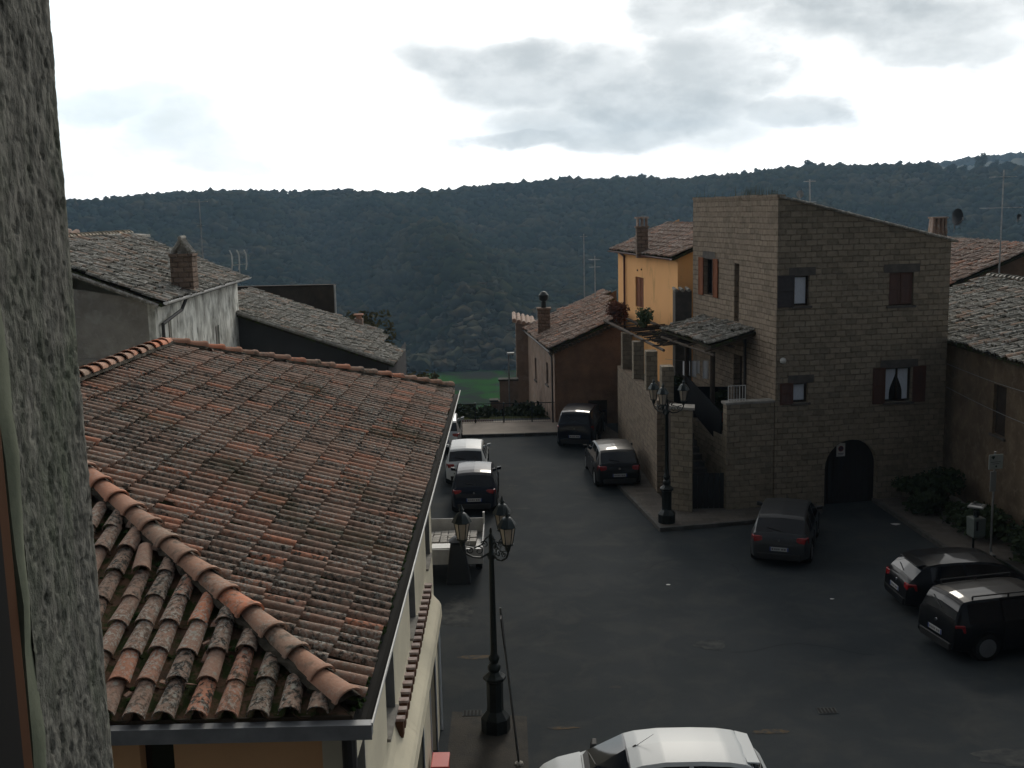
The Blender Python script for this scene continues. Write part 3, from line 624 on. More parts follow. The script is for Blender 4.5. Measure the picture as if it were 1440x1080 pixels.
# ------------------------------------------------------------ tuff tower house
TD=Vector((7.73,1.37)).normalized(); TC=Vector((8.8,36.34)); TE=Vector((-TD.y,TD.x))
TF=Fr(TC,TD,(0,-1)); TL=Fr(TC,TE,(-1,0))
def tower():
    org=(TC.x,TC.y,0); t=empty('stone_tower_house',org,'tall square house of tuff blocks with an arched garage door and sloping top','house')
    A=lambda mb,nm,m,**k: add(mb,nm,m,t,org,**k)
    L=6.22; D=8.2; zl=10.5; zr_=8.92
    ops=[(.62,1.15,6.92,7.92),(4.0,4.9,6.80,7.92),(.64,1.16,3.66,4.32),(3.97,4.95,3.5,4.68),(1.83,3.78,0,2.28)]
    mb=MB(); wall(mb,TF,L,0,zl,zr_,ops,.3)
    # arch spandrels
    a0,a1=1.83,3.78; r=(a1-a0)/2; cz=2.28-r; n=14; c=(a0+a1)/2
    for dpt in (0,):
        for s in (-1,1):
            for k in range(n//2):
                t0=math.pi/2*k/(n//2); t1=math.pi/2*(k+1)/(n//2)
                p=[(c+s*r*math.cos(t0),cz+r*math.sin(t0)),(c+s*r*math.cos(t1),cz+r*math.sin(t1))]
                q=[TF(p[0][0],0,p[0][1]),TF(p[1][0],0,p[1][1]),TF(p[1][0],0,2.28),TF(p[0][0],0,2.28)]
                mb.face(q if s<0 else q[::-1]); mb.face([TF(p[0][0],0,p[0][1]),TF(p[0][0],-.3,p[0][1]),TF(p[1][0],-.3,p[1][1]),TF(p[1][0],0,p[1][1])])
    Rr=Fr(TF(L,0,0)[:2],TE,(1,0)); wall(mb,Rr,D,0,zr_,zr_)
    Bk=Fr(TL(D,0,0)[:2],TD,(0,1)); wall(mb,Bk,L,0,zl,zr_)
    A(mb,'wall',M_tuff)
    mb=MB(); wall(mb,TL,D,0,zl,zl,[(5.85,6.9,6.85,8.25),(3.3,3.75,6.1,8.2),(2.9,3.75,2.6,4.9)],.3); A(mb,'wall',M_tuffside)
    # roof slab and its edge
    mb=MB(); 
    def slab(o0,o1,b,h,a0_,a1_):
        z=lambda a: zl+(zr_-zl)*a/L
        mb.hexa([TF(a0_,o0,z(a0_)+b),TF(a1_,o0,z(a1_)+b),TF(a1_,o1,z(a1_)+b),TF(a0_,o1,z(a0_)+b),TF(a0_,o0,z(a0_)+h),TF(a1_,o0,z(a1_)+h),TF(a1_,o1,z(a1_)+h),TF(a0_,o1,z(a0_)+h)])
    slab(.08,-D-.05,.0,.07,.05,L+.22); A(mb,'roof',M_tilegrey)
    mb=MB(); 
    for k in range(18):
        a=.45+k*.325; z=zl+(zr_-zl)*a/L
        mb.tube(TF(a,.08,z+.05),TF(a+.3,.08,z+.05+(zr_-zl)*.3/L),.045,.038,8)
    A(mb,'verge_tiles',M_tilegrey)
    mb=MB(); 
    for k in range(20): a=k*D/20; fbox(mb,TL,a+.01,a+D/20-.01,-.25,.03,zl,zl+.06+random.uniform(0,.05))
    A(mb,'coping',M_tuffside)
    mb=MB()
    for k in range(70):
        a=random.uniform(.3,3.2) if k<55 else random.uniform(3,8); q=TL(a,-.1+random.uniform(-.1,.1),zl+.08); h=random.uniform(.1,.38); mb.tube(q,(q[0]+random.uniform(-.06,.06),q[1],q[2]+h),.008,.003,4)
    A(mb,'dry_weeds',M_olive)
    window(TF,.62,1.15,6.92,7.92,t,org,curtain='full',sh=[(.02,.60)],shm=M_shutd,lintel=.2)
    w=window(TF,4.0,4.9,6.80,7.92,t,org,sh=[],lintel=.2)
    for s0,s1 in ((4.02,4.44),(4.46,4.88)): 
        mb=shutter_mb(TF,s0,s1,-.10,6.84,7.90); o=A(mb,'shutter',M_shut); o.parent=w; tag(o,'closed brown shutter')
    window(TF,.64,1.16,3.66,4.32,t,org,curtain='full',sh=[(.16,.62)],shm=M_shut,lintel=.2)
    window(TF,3.97,4.95,3.5,4.68,t,org,curtain='tied',sh=[(3.5,3.95),(4.97,5.44)],shm=M_shut,lintel=.2)
    w=window(TL,5.85,6.9,6.85,8.25,t,org,sh=[(5.35,5.83),(6.92,7.45)],shm=M_shutl,lintel=.15,sill=False)
    mb=MB(); fbox(mb,TL,3.3,3.75,-.3,-.28,6.1,8.2); A(mb,'window',M_dark)
    mb=MB(); fbox(mb,TL,2.9,3.75,-.3,-.25,2.6,4.9); dr=A(mb,'door',M_woodd); mb=MB(); fbox(mb,TL,3.0,3.05,-.25,-.2,3.6,3.7); o=A(mb,'handle',M_galv); o.parent=dr
    # garage door with planks and its white notice
    mb=MB(); nn=9
    for k in range(nn):
        b0=a0+(a1-a0)*k/nn; fbox(mb,TF,b0+.006,b0+(a1-a0)/nn-.006,-.30,-.255,0.0,2.27)
    gd=A(mb,'garage_door',mat('garage_timber',(.012,.010,.010),.7)); 
    mb=MB(); fbox(mb,TF,2.37,2.68,-.25,-.235,1.66,2.12); sg=A(mb,'notice',M_white); sg.parent=gd
    mb=MB(); 
    def disc(mb,fr,a,z,r,o,n=18,ri=0):
        for k in range(n):
            t0,t1=2*math.pi*k/n,2*math.pi*(k+1)/n; P=lambda t,rr: fr(a+rr*math.cos(t),o,z+rr*math.sin(t))
            mb.face([P(t0,r),P(t1,r),P(t1,ri),P(t0,ri)] if ri else [P(t0,r),P(t1,r),fr(a,o,z)])
    disc(mb,TF,2.525,1.93,.075,-.231); o=A(mb,'symbol',mat('notice_ink',(.04,.05,.09),.6)); o.parent=gd
    mb=MB(); disc(mb,TF,2.525,1.93,.10,-.2305,ri=.075); P=lambda a,z: TF(a,-.229,z); mb.face([P(2.46,1.98),P(2.475,1.995),P(2.59,1.88),P(2.575,1.865)]); o=A(mb,'symbol',mat('notice_red',(.2,.05,.04),.6)); o.parent=gd
    mb=MB(); fbox(mb,TF,2.42,2.63,-.234,-.231,1.75,1.77); fbox(mb,TF,2.44,2.61,-.234,-.231,1.71,1.725); o=A(mb,'lettering',mat('notice_ink',(.04,.05,.09),.6)); o.parent=gd
    mb=MB(); c=TF(.22,.08,5.13); mb.lathe([(.02,-.11),(.09,-.07),(.11,0),(.08,.07),(.02,.10)],c,12); mb.box(c[0]-.02,c[0]+.02,c[1],c[1]+.09,c[2]-.03,c[2]+.03); A(mb,'wall_lamp',M_white,smooth=True)
    mb=MB(); q=TL(3.1-.55,.06,2.6); mb.tube(q,(q[0],q[1],5.6),.05,None,8); A(mb,'downpipe',mat('pipe_dark',(.03,.028,.028),.55))
tower()
# ------------------------------------------------------------ terrace with stair in front of the tower's left side
def terrace():
    org=(5.5,40,0); t=empty('stone_terrace',org,'walled raised terrace of stone blocks with a gated stair, left of the tower','terrace')
    A=lambda mb,nm,m,**k: add(mb,nm,m,t,org,**k)
    mb=MB(); q0=Vector((7.13,36.05)); 
    # front block next to the tower
    d=TD; n=Vector((-d.y,d.x)); 
    def fb(a0,a1,b0,b1,z0,z1,mb):
        P=[q0+d*a+n*b for a,b in ((a0,b0),(a1,b0),(a1,b1),(a0,b1))]; mb.hexa([(p.x,p.y,z0) for p in P]+[(p.x,p.y,z1) for p in P])
    fb(0,1.665,0,.35,0,3.72,mb); fb(0,.3,.352,4.2,0,2.6,mb)
    # entrance pillar
    P=[(5.28,36.21),(5.93,35.8),(6.05,36.35),(5.38,36.62)]; mb.hexa([(*p,0) for p in P]+[(*p,3.62) for p in P])
    A(mb,'wall',M_tuff)
    # side wall towards the street
    S=Fr((5.12,38.47),(-.42,9.95),(-1,0)); mb=MB(); 
    P=[S(0,0,0),S(9.96,0,0),S(9.96,-.35,0),S(0,-.35,0)]; mb.hexa(P+[S(0,0,3.5),S(9.96,0,3.35),S(9.96,-.35,3.35),S(0,-.35,3.5)])
    A(mb,'wall',M_tuffside)
    mb=MB(); P=[(5.42,36.7),(5.95,36.9),(5.6,38.4),(5.47,38.4)]; mb.hexa([(*p,0) for p in P]+[(*p,3.5) for p in P]); A(mb,'wall',M_woodd)
    mb=MB(); P=[(5.22,36.16),(6.0,35.72),(6.12,36.42),(5.32,36.7)]; mb.hexa([(*p,3.622) for p in P]+[(*p,3.70) for p in P]); fb(-.06,1.664,-.05,.4,3.722,3.80,mb); A(mb,'coping',M_stonegrey)
    # terrace floor and back wall
    mb=MB(); P=[(5.6,40.2),(8.35,39.4),(7.4,44.4),(7.0,46),(5.6,55),(4.72,48.3),(5.1,40.1)]; k=len(P); mb.mesh([(*p,2.55) for p in P]+[(*p,2.40) for p in P],[tuple(range(k)),tuple(range(2*k-1,k-1,-1))]+[(i,(i+1)%k,k+(i+1)%k,k+i) for i in range(k)]); A(mb,'floor',M_lint)
    # stair
    mb=MB()
    for i in range(13):
        y=36.5+i*.27; mb.box(6.0,7.12,y,y+.28 if i<12 else 40.3,(.17+.195*(i-1)) if i else 0,.17+.195*i)
    A(mb,'stair',M_lint)
    mb=MB(); 
    for k in range(6): mb.box(6.02+k*.185,6.19+k*.185,36.28,36.31,.12,1.35)
    mb.box(6.0,7.13,36.31,36.34,.3,.38); mb.box(6.0,7.13,36.31,36.34,1.1,1.18); A(mb,'gate',mat('gate_dark',(.012,.013,.014),.5))
    # sheet balustrade rising with the stair
    mb=MB(); mb.hexa([(7.05,36.7,2.2),(7.09,36.7,2.2),(6.4,39.6,3.1),(6.36,39.6,3.1),(7.05,36.7,3.35),(7.09,36.7,3.35),(6.4,39.6,4.15),(6.36,39.6,4.15)])
    mb.hexa([(5.9,39.9,2.6),(7.9,39.55,2.6),(7.9,39.6,2.6),(5.9,39.95,2.6),(5.9,39.9,3.75),(7.9,39.55,3.75),(7.9,39.6,3.75),(5.9,39.95,3.75)])
    A(mb,'balustrade',mat('dark_sheet',(.006,.007,.009),.85))
    mb=MB(); 
    a,b=-.0,.0
    for k in range(7): p=q0+d*(.12+.10*k)+n*.2; mb.tube((p.x,p.y,3.8),(p.x,p.y,4.32),.009 if k not in (0,6,4) else .016,None,5)
    for z in (3.86,4.32): p=q0+d*.12+n*.2; r_=q0+d*.72+n*.2; mb.tube((p.x,p.y,z),(r_.x,r_.y,z),.016,None,5)
    A(mb,'railing',M_white)
    # upper grey buttress wall between ochre house and tower
    mb=MB(); mb.box(6.75,7.42,45.0,45.7,2.5,6.85); A(mb,'wall',M_lint)
    mb=MB(); 
    for k in range(3): mb.tube((6.78+k*.26,44.93,6.88),(6.78+k*.26,45.7,6.93),.075,.065,8)
    A(mb,'coping_tiles',M_tilegrey)
terrace()
def porch():
    org=(7.8,41,5); t=empty('porch_canopy',org,'mossy tiled canopy jutting from the tower left side above its terrace door','canopy')
    A=lambda mb,nm,m,**k: add(mb,nm,m,t,org,**k)
    # plane from wall (z 6.0) down to the outer edge (z 5.35)
    w0=Vector(TL(1.7,0,5.95)); w1=Vector(TL(7.2,0,5.95)); o0=Vector(TL(1.55,1.75,5.30)); 
    up=(w0-Vector(TL(1.7,1.65,5.52))); og=Vector(org); a=Vector(TL(1.7,1.65,5.52))-og; b=Vector(TL(7.2,1.65,5.52))-og
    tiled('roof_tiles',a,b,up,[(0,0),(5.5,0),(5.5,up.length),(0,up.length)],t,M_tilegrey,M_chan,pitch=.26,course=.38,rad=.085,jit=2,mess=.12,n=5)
    mb=MB(); 
    for s in (1.85,3.6,5.4,7.0):
        mb.tube(TL(s,0,5.80),TL(s,1.8,5.30),.055,None,6)
    for o in (1.6,.8): mb.tube(TL(1.5,o,5.74-.28*o-.10),TL(7.3,o,5.74-.28*o-.10),.05,None,6)
    A(mb,'rafters',M_wood)
    mb=MB(); 
    for s in (1.9,4.6): mb=MB(); mb.tube(TL(s,1.5,2.6),TL(s,1.5,5.25),.09,None,8); A(mb,'post',M_woodd)
porch()
def pergola():
    org=(5.3,45,2.5); t=empty('timber_pergola',org,'rough timber pergola on stone pillars over the terrace','pergola')
    A=lambda mb,nm,m,**k: add(mb,nm,m,t,org,**k)
    for a,b in (((4.35,51.0,5.12),(5.72,41.0,4.95)),((5.3,51.4,5.2),(6.7,41.3,5.0)),((6.15,49.2,5.22),(7.5,40.6,5.02))):
        mb=MB(); mb.tube(a,b,.065,.055,7); A(mb,'beam',M_wood)
    mb=MB()
    for y in (41.8,43.6,45.4,47.2,49.0,50.4):
        x=5.65-(y-41)*.125; mb.tube((x-.15,y,5.03),(x+1.8,y+random.uniform(-.4,.4),5.17),.035,None,5)
    A(mb,'cross_poles',M_wood)
    mb=MB()
    for k in range(17):
        y=41.2+k*.40; x=5.62-(y-41)*.125; mb.tube((x+.1,y,5.10+random.uniform(0,.03)),(x+1.9,y+random.uniform(-.1,.1),5.24),.03,.025,4)
    A(mb,'added_shade_poles',M_woodd)  # loose mat of poles, added to shade the terrace below
    for x,y in ((4.95,47.4),(5.08,44.3),(5.22,41.3),(5.45,38.7)):
        mb=MB(); mb.box(x-.16,x+.26,y-.3,y+.3,2.56,4.92 if y>40 else 4.7); A(mb,'pillar',M_tuff)
    return
pergola()
def foliage(mb,c,r,n,size,seed=1,shape=None):
    rr=random.Random(seed)
    cl=[(rr.uniform(-.6,.6),rr.uniform(-.6,.6),rr.uniform(-.5,.7),rr.uniform(.35,.6)) for _ in range(12)]
    for _ in range(n):
        q=rr.choice(cl); v=Vector((rr.gauss(0,1),rr.gauss(0,1),rr.gauss(0,1))).normalized()*q[3]*rr.uniform(.55,1.05)
        p=Vector((c[0]+r[0]*(q[0]+v.x),c[1]+r[1]*(q[1]+v.y),c[2]+r[2]*(q[2]+v.z)))
        a=Vector((rr.gauss(0,1),rr.gauss(0,1),rr.gauss(0,.6))).normalized(); b=a.orthogonal().normalized(); s=size*rr.uniform(.6,1.4)
        mb.face([p-a*s,p+b*s*.55,p+a*s,p-b*s*.55])
def plant(nm,loc,r,n,size,m,label,cat,seed,pot=None):
    t=empty(nm,loc,label,cat); mb=MB(); foliage(mb,(0,0,r[2]+(.25 if pot else .0)),r,n,size,seed); mb.build('foliage',m,t)
    mb=MB(); 
    for k in range(6): a=k*1.05; mb.tube((0.02*math.cos(a),.02*math.sin(a),0.02),(r[0]*.5*math.cos(a),r[1]*.5*math.sin(a),r[2]*1.2+(.2 if pot else 0)),.02,.008,5)
    mb.build('stem',M_bark,t)
    if pot: mb=MB(); mb.lathe([(.1,0),(.15,.24),(.17,.26),(.17,.3),(.13,.3)],(0,0,0),12); mb.build('pot',pot,t,smooth=True)
    return t
plant('creeper',(4.85,50.2,5.15),(.62,.8,.45),900,.075,M_rust,'russet leafed creeper spilling over the far end of the pergola','plant',3)
plant('bushy_plant',(5.75,47.2,5.0),(.36,.5,.50),800,.07,M_grn,'fresh green bushy plant growing through the pergola before the ochre wall','plant',4)
plant('climbing_plant',(6.35,45.0,4.75),(.6,.9,.22),400,.07,M_olive,'sparse olive climber draped along the inner pergola beam','plant',5)
plant('potted_plant',(6.1,40.3,3.0),(.35,.3,.42),500,.06,M_dgrn,'dark leafy potted plant at the head of the terrace stair','plant',6,pot=mat('terracotta_pot',(.3,.12,.07),.8))
plant('potted_plant',(7.45,38.9,2.6),(.28,.28,.5),300,.06,M_dgrn,'dark potted plant beside the white railing on the terrace','plant',7,pot=mat('terracotta_pot',(.3,.12,.07),.8))
def laundry():
    t=empty('washing_line',(6.75,40.9,4.62),'washing line with white laundry hung under the pergola','washing line')
    mb=MB(); pts=[(-1.0+.2*k,0,.02-.09*math.sin(k/10*math.pi)) for k in range(11)]; mb.path(pts,.006,4); mb.build('line',M_galv,t)
    for x,w,h in ((-.33,.26,.55),(0,.16,.62),(.17,.14,.5),(.42,.22,.7)):
        mb=MB(); n=5; z=-.08
        for k in range(n):
            a=x+w*k/n; b=x+w*(k+1)/n; o=lambda q:.03*math.sin(q*30)
            mb.face([(a,o(a),z),(b,o(b),z),(b,o(b)*2,z-h),(a,o(a)*2,z-h+.03)])
        mb.build('cloth',mat('laundry_white',(.85,.86,.88),.8),t)
laundry()
tag(MB(),) if False else None

# ------------------------------------------------------------ ochre house
def ochre():
    p0=Vector((7.0,46.0)); d=Vector((-1.5,10)).normalized(); F=Fr(p0,d,(-1,0)); G=Fr(p0,(d.y,-d.x),(0,-1)); org=(p0.x,p0.y,0)
    t=empty('ochre_house',org,'ochre plastered house with a chestnut shuttered window behind the terrace','house')
    A=lambda mb,nm,m,**k: add(mb,nm,m,t,org,**k)
    L=10.1; W=6.0; ze=8.25
    mb=MB(); wall(mb,F,L,1.2,ze,ze,[(5.3,6.75,5.6,7.02)],.2); wall(mb,G,3.2,1.2,ze,ze+1.38)
    b1=F(L,0,0); H_=Fr(b1[:2],(d.y,-d.x),(0,1)); wall(mb,H_,3.2,-3,ze,ze+1.38); A(mb,'wall',M_yel)
    mb=MB(); fbox(mb,F,-.04,L+.04,-.3,.04,-3,1.2); fbox(mb,G,.05,W,-.3,.04,-3,1.2); A(mb,'plinth',M_plast_grey)
    w=window(F,5.3,6.75,5.6,7.02,t,org,depth=.18,sill=False)
    for s0,s1 in ((5.33,6.0),(6.04,6.72)): mb=shutter_mb(F,s0,s1,-.08,5.62,7.0); o=A(mb,'shutter',M_shutl); o.parent=w
    mb=MB(); 
    mb.tube(F(8.5,.09,1.2),F(8.5,.09,7.9),.055,None,8); mb.tube(F(8.5,.09,7.9),F(9.0,.28,8.15),.055,None,8); A(mb,'downpipe',mat('pipe_brown',(.09,.03,.02),.5))
    mb=MB()
    for s in (6.3,5.6): c=F(s,.012,7.33 if s>6 else 7.4); mb.lathe([(.045,0),(.045,.03)],c,8,'y')
    A(mb,'vent',M_dark)
    up=Vector((d.y,-d.x,0))*1.0; up.z=.42; up.normalize()
    a=Vector(F(-.3,.32,ze-.08))-Vector(org); b=Vector(F(L+.35,.32,ze-.08))-Vector(org); sl=6.8
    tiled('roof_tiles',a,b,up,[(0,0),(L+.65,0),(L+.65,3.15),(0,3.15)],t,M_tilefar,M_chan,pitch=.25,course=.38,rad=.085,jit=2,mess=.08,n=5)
    top=a+up*3.15; bt=b+up*3.15; caps('ridge_tiles',top,bt,t,M_tilefar,r=.13,L=.42,mortar=False)
    dn=Vector((d.y,-d.x,0)); dn.z=-.42; dn.normalize(); e=[top,bt,bt+dn*4,top+dn*4]; mb=MB(); mb.face(e); mb.face([q-Vector((0,0,.12)) for q in e]); mb.build('roof_deck',M_chan,t)
    mb=MB(); gutter_half(mb,F(-.3,.40,ze-.12),F(L+.35,.40,ze-.12),.065); A(mb,'gutter',mat('pipe_brown',(.09,.03,.02),.5))
    # chimney
    c=Vector((6.05,50.5,0)); mb=MB(); mb.box(c.x-.25,c.x+.25,c.y-.28,c.y+.28,8.0,9.35); mb.box(c.x-.30,c.x+.30,c.y-.33,c.y+.33,9.35,9.42)
    ch=A(mb,'chimney',M_rubwall); mb=MB()
    for x in (-.22,-.02,.17): mb.box(c.x+x,c.x+x+.07,c.y-.25,c.y+.25,9.42,9.75)
    mb.box(c.x-.29,c.x+.29,c.y-.32,c.y+.32,9.75,9.83); o=A(mb,'chimney_cap',M_tilefar); o.parent=ch
ochre()

# ------------------------------------------------------------ brown house with lean roof at the end of the street
def brown():
    N0=Vector((2.05,52.2)); N1=Vector((.95,61.6)); org=(N0.x,N0.y,0); dl=(N1-N0)
    t=empty('brown_brick_house',org,'low brown brick house with a single pitched tile roof behind the parked cars','house')
    A=lambda mb,nm,m,**k: add(mb,nm,m,t,org,**k)
    Lf=Fr(N0,dl,(-1,0)); L=dl.length; G=Fr(N0,(3.2,.0),(0,-1)); Bk=Fr(N1,(5.0,0),(0,1))
    mb=MB(); wall(mb,G,3.2,0,3.6,4.95); wall(mb,Bk,5.0,-9,3.6,5.7); A(mb,'wall',M_rub)
    mb=MB(); wall(mb,Lf,L,-9,3.62,3.62,[(2.0,2.7,1.6,2.7),(6.2,6.8,1.2,2.4)],.25); A(mb,'wall',M_pink)
    for a,b,c,d in ((2.0,2.7,1.6,2.7),(6.2,6.8,1.2,2.4)): window(Lf,a,b,c,d,t,org,depth=.2,sill=True)
    up=Vector((3.2,0,1.36)).normalized(); og=Vector(org)
    nA=Vector((N0.x-.22,N0.y-.25,3.68))-og; nB=Vector((N1.x-.22,N1.y+.3,3.68))-og
    U=(nB-nA).normalized(); V=(up-U*up.dot(U)).normalized(); LL=(nB-nA).length
    k=up.dot(U)*3.75
    tiled('roof_tiles',nA,nB,V,[(0,0),(LL,0),(LL+.2,5.2),(k+.2,3.6),(0,0)],t,M_tilefar,M_chan,pitch=.25,course=.36,rad=.085,jit=2.4,mess=.10,n=5)
    mb=MB(); 
    for s in np.arange(0,3.4,.18): 
        x=N0.x-.2+s; z=3.6+.425*s; mb.box(x,x+.15,N0.y-.3,N0.y-.02,z-.16,z-.03)
    A(mb,'verge',M_mort)
    mb=MB(); gutter_half(mb,(N0.x-.3,N0.y-.3,3.62),(N1.x-.3,N1.y+.2,3.62),.06); mb.tube((N0.x-.12,N0.y-.08,3.5),(N0.x-.12,N0.y-.08,.1),.045,None,7); mb.tube((N0.x-.3,N0.y+.2,3.56),(N0.x-.12,N0.y-.08,3.3),.045,None,7); A(mb,'gutter',mat('pipe_dark',(.03,.028,.028),.55))
    # dark low doorway and brick arch patch on the gable
    mb=MB(); fbox(mb,G,1.6,2.5,.0,.02,0,1.15); A(mb,'doorway',M_woodd)
    mb=MB(); c=(1.75,57.5); mb.box(c[0]-.32,c[0]+.32,c[1]-.3,c[1]+.3,3.6,5.1); mb.box(c[0]-.38,c[0]+.38,c[1]-.36,c[1]+.36,5.1,5.2); ch=A(mb,'chimney',M_rubwall)
    mb=MB(); mb.tube((c[0],c[1],5.2),(c[0],c[1],5.5),.14,None,10); mb.lathe([(.10,5.5),(.24,5.62),(.26,5.85),(.12,6.02),(.02,6.05)],(c[0],c[1],0),12); o=A(mb,'cowl',M_iron,smooth=True); o.parent=ch
brown()
def simple_house(nm,label,org,walls,wm,extra=None):
    t=empty(nm,org,label,'house' if 'wall' not in nm else 'wall'); 
    mb=MB()
    for w in walls: mb.box(*w)
    add(mb,'wall',wm,t,org); return t
t=simple_house('narrow_house','tall narrow brown house end standing behind the brown brick house',(.7,63,0),[(.28,1.3,61.9,66,-14,3.95)],M_pink)
mb=MB(); 
for k in range(5): mb.tube((.2+k*.27,61.7,4.12-.07*k),(.2+k*.27,66.2,4.12-.07*k),.13,.12,7)
mb.face([(.15,61.7,4.06),(1.5,61.7,3.7),(1.5,66.2,3.7),(.15,66.2,4.06)]); add(mb,'roof_tiles',M_tilefar,t,(.7,63,0),smooth=True)
t=simple_house('stepped_garden_wall','stepped brown garden wall at the cliff edge left of the brown houses',(-.4,58,0),[(-.66,.3,57.6,58.1,-9,1.35),(-1.15,-.66,57.6,58.1,-9,.25)],M_pink)
mb=MB(); mb.box(-.72,.34,57.52,58.18,1.352,1.45); mb.box(-1.22,-.74,57.52,58.18,.252,.34); add(mb,'coping',M_kerb,t,(-.4,58,0))
def lamp_pole(x,y,z0,z1,label):
    t=empty('small_street_lamp',(x,y,z0),label,'street lamp'); mb=MB(); mb.tube((0,0,0),(0,0,z1-z0),.05,.035,8); mb.build('pole',M_galv,t)
    mb=MB(); mb.box(-.08,.30,-.1,.1,z1-z0,z1-z0+.10); mb.build('lamp_head',M_white,t,bevel=.02)
lamp_pole(-.15,56.9,-2,2.85,'thin grey street lamp with a flat head above the green meadow')

# ------------------------------------------------------------ railing over the drop
def railing():
    org=(-1.5,52.4,.13); t=empty('cliff_railing',org,'dark iron mesh railing along the edge of the drop at the street end','railing')
    mb=MB(); x0,x1=-5.9,2.3
    for z in (1.06,.12): mb.tube((x0,52.4,z+.0),(x1,52.4,z),.022,None,6)
    add(mb,'rail',M_iron,t,org)
    for k in range(7): mb=MB(); x=x0+(x1-x0)*k/6; mb.box(x-.03,x+.03,52.37,52.43,.13,1.12); add(mb,'post',M_iron,t,org)
    mb=MB(); 
    for k in range(int((x1-x0)/.11)): x=x0+k*.11; mb.tube((x,52.4,.12),(x,52.4,1.05),.0055,None,4,False)
    add(mb,'bars',M_iron,t,org)
railing()
t=empty('pink_barrier',(-2.0,52.75,0),'low pinkish slatted barrier beyond the railing beside the tiled roof','fence'); mb=MB()
for k in range(18): mb.box(-.9+k*.11,-.84+k*.11,-.02,.02,-.9,.22)
mb.box(-.95,1.1,.021,.05,.05,.12); mb.box(-.95,1.1,.021,.05,-.5,-.43); mb.build('slats',mat('pink_slats',(.16,.085,.08),.8),t)

# ------------------------------------------------------------ left group of houses
def white_house():
    W=Vector((-10.97,34.0)); d=Vector((-.0357,.9994)); F=Fr(W,d,(1,0)); G=Fr(W,(-d.y,d.x),(0,-1)); org=(W.x,W.y,0); og=Vector(org)
    t=empty('stained_white_house',org,'white plaster house with water stains and a grey lichened roof, left background','house')
    A=lambda mb,nm,m,**k: add(mb,nm,m,t,org,**k)
    L=12.3; ze=7.75; s=.405
    mb=MB(); wall(mb,F,L,0,ze,ze,[(1.5,1.78,5.0,7.05),(8.0,8.5,4.2,6.15)],.3); A(mb,'wall',M_plast_white)
    mb=MB(); wall(mb,G,8.6,0,ze,ze+8.6*s*.45); bb=F(L,0,0); Bk=Fr(bb[:2],(-d.y,d.x),(0,1)); wall(mb,Bk,8.6,0,ze,ze+1.6); A(mb,'wall',M_plast_grey)
    mb=MB(); fbox(mb,G,0,.22,.0,.012,0,ze-.1); A(mb,'quoin',M_plast_white)
    mb=MB(); 
    fbox(mb,G,0.4,8.5,0,.05,5.85,6.0); A(mb,'ledge',M_plast_grey)
    for a,b,c,e in ((1.5,1.78,5.0,7.05),(8.0,8.5,4.2,6.15)): 
        mb=MB(); fbox(mb,F,a,b,-.3,-.27,c,e); w=A(mb,'window',M_glass); mb=MB(); fbox(mb,F,a-.12,a-.002,.0,.03,c,e); o=A(mb,'shutter',M_plast_grey); o.parent=w
    up=Vector((-d.y,d.x,s)); up.normalize(); k=up.length
    a=Vector(F(-.35,.35,ze-.05))-og; b=Vector(F(L+.3,.35,ze-.05))-og
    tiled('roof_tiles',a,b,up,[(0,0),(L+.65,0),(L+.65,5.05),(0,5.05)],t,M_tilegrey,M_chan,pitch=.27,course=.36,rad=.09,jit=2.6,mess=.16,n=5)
    a2=a+up*5.05; b2=b+up*5.05; caps('ridge_tiles',a2+Vector((0,0,.08)),b2+Vector((0,0,.08)),t,mat('pale_ridge',(.42,.38,.30),.9,(.25,.23,.19),3,tone=.3),r=.14,L=.45,mortar=False)
    dn=Vector((-d.y,d.x,-s)).normalized(); mb=MB(); e=[a2,b2,b2+dn*4.6,a2+dn*4.6]; mb.face(e); mb.face([q-Vector((0,0,.12)) for q in e][::-1]); mb.build('roof_deck',M_chan,t)
    mb=MB(); 
    for q in np.arange(-.2,5.0,.2):
        p=G(q,.33,ze-.02+q*s-.03); mb.tube(p,G(q+.2,.33,ze+(q+.2)*s-.03),.075,.07,6)
    A(mb,'verge_tiles',M_tilegrey)
    mb=MB(); gutter_half(mb,F(-.35,.45,ze-.02),F(L+.4,.45,ze-.02),.085); A(mb,'gutter',M_white)
    mb=MB(); mb.path([F(2.2,.42,ze-.1),F(2.0,.3,ze-.45),F(.35,.12,ze-.75),F(.3,.12,.0)],.055,7); A(mb,'downpipe',mat('pipe_dark',(.03,.028,.028),.55))
    mb=MB(); mb.box(-11.30,-10.72,34.25,34.5,0,ze-.3); A(mb,'corner_shaft',M_gutter) if False else None
    # chimney with a little tile hood
    cx,cy=-10.95,37.3; mb=MB(); mb.box(cx-.37,cx+.37,cy-.3,cy+.3,7.9,9.05); mb.box(cx-.40,cx+.40,cy-.33,cy+.33,9.0,9.08); ch=A(mb,'chimney',M_rubwall)
    mb=MB(); 
    for sx in (-1,1):
        for yy in (-.18,.0,.18): mb.tube((cx+sx*.33,cy+yy,9.10),(cx,cy+yy,9.56),.07,.06,7)
    mb.box(cx-.15,cx+.15,cy-.1,cy+.22,9.08,9.42); mb.tube((cx,cy-.28,9.60),(cx,cy+.28,9.62),.075,.065,8); o=A(mb,'chimney_hood',M_tilegrey,smooth=True); o.parent=ch
white_house()
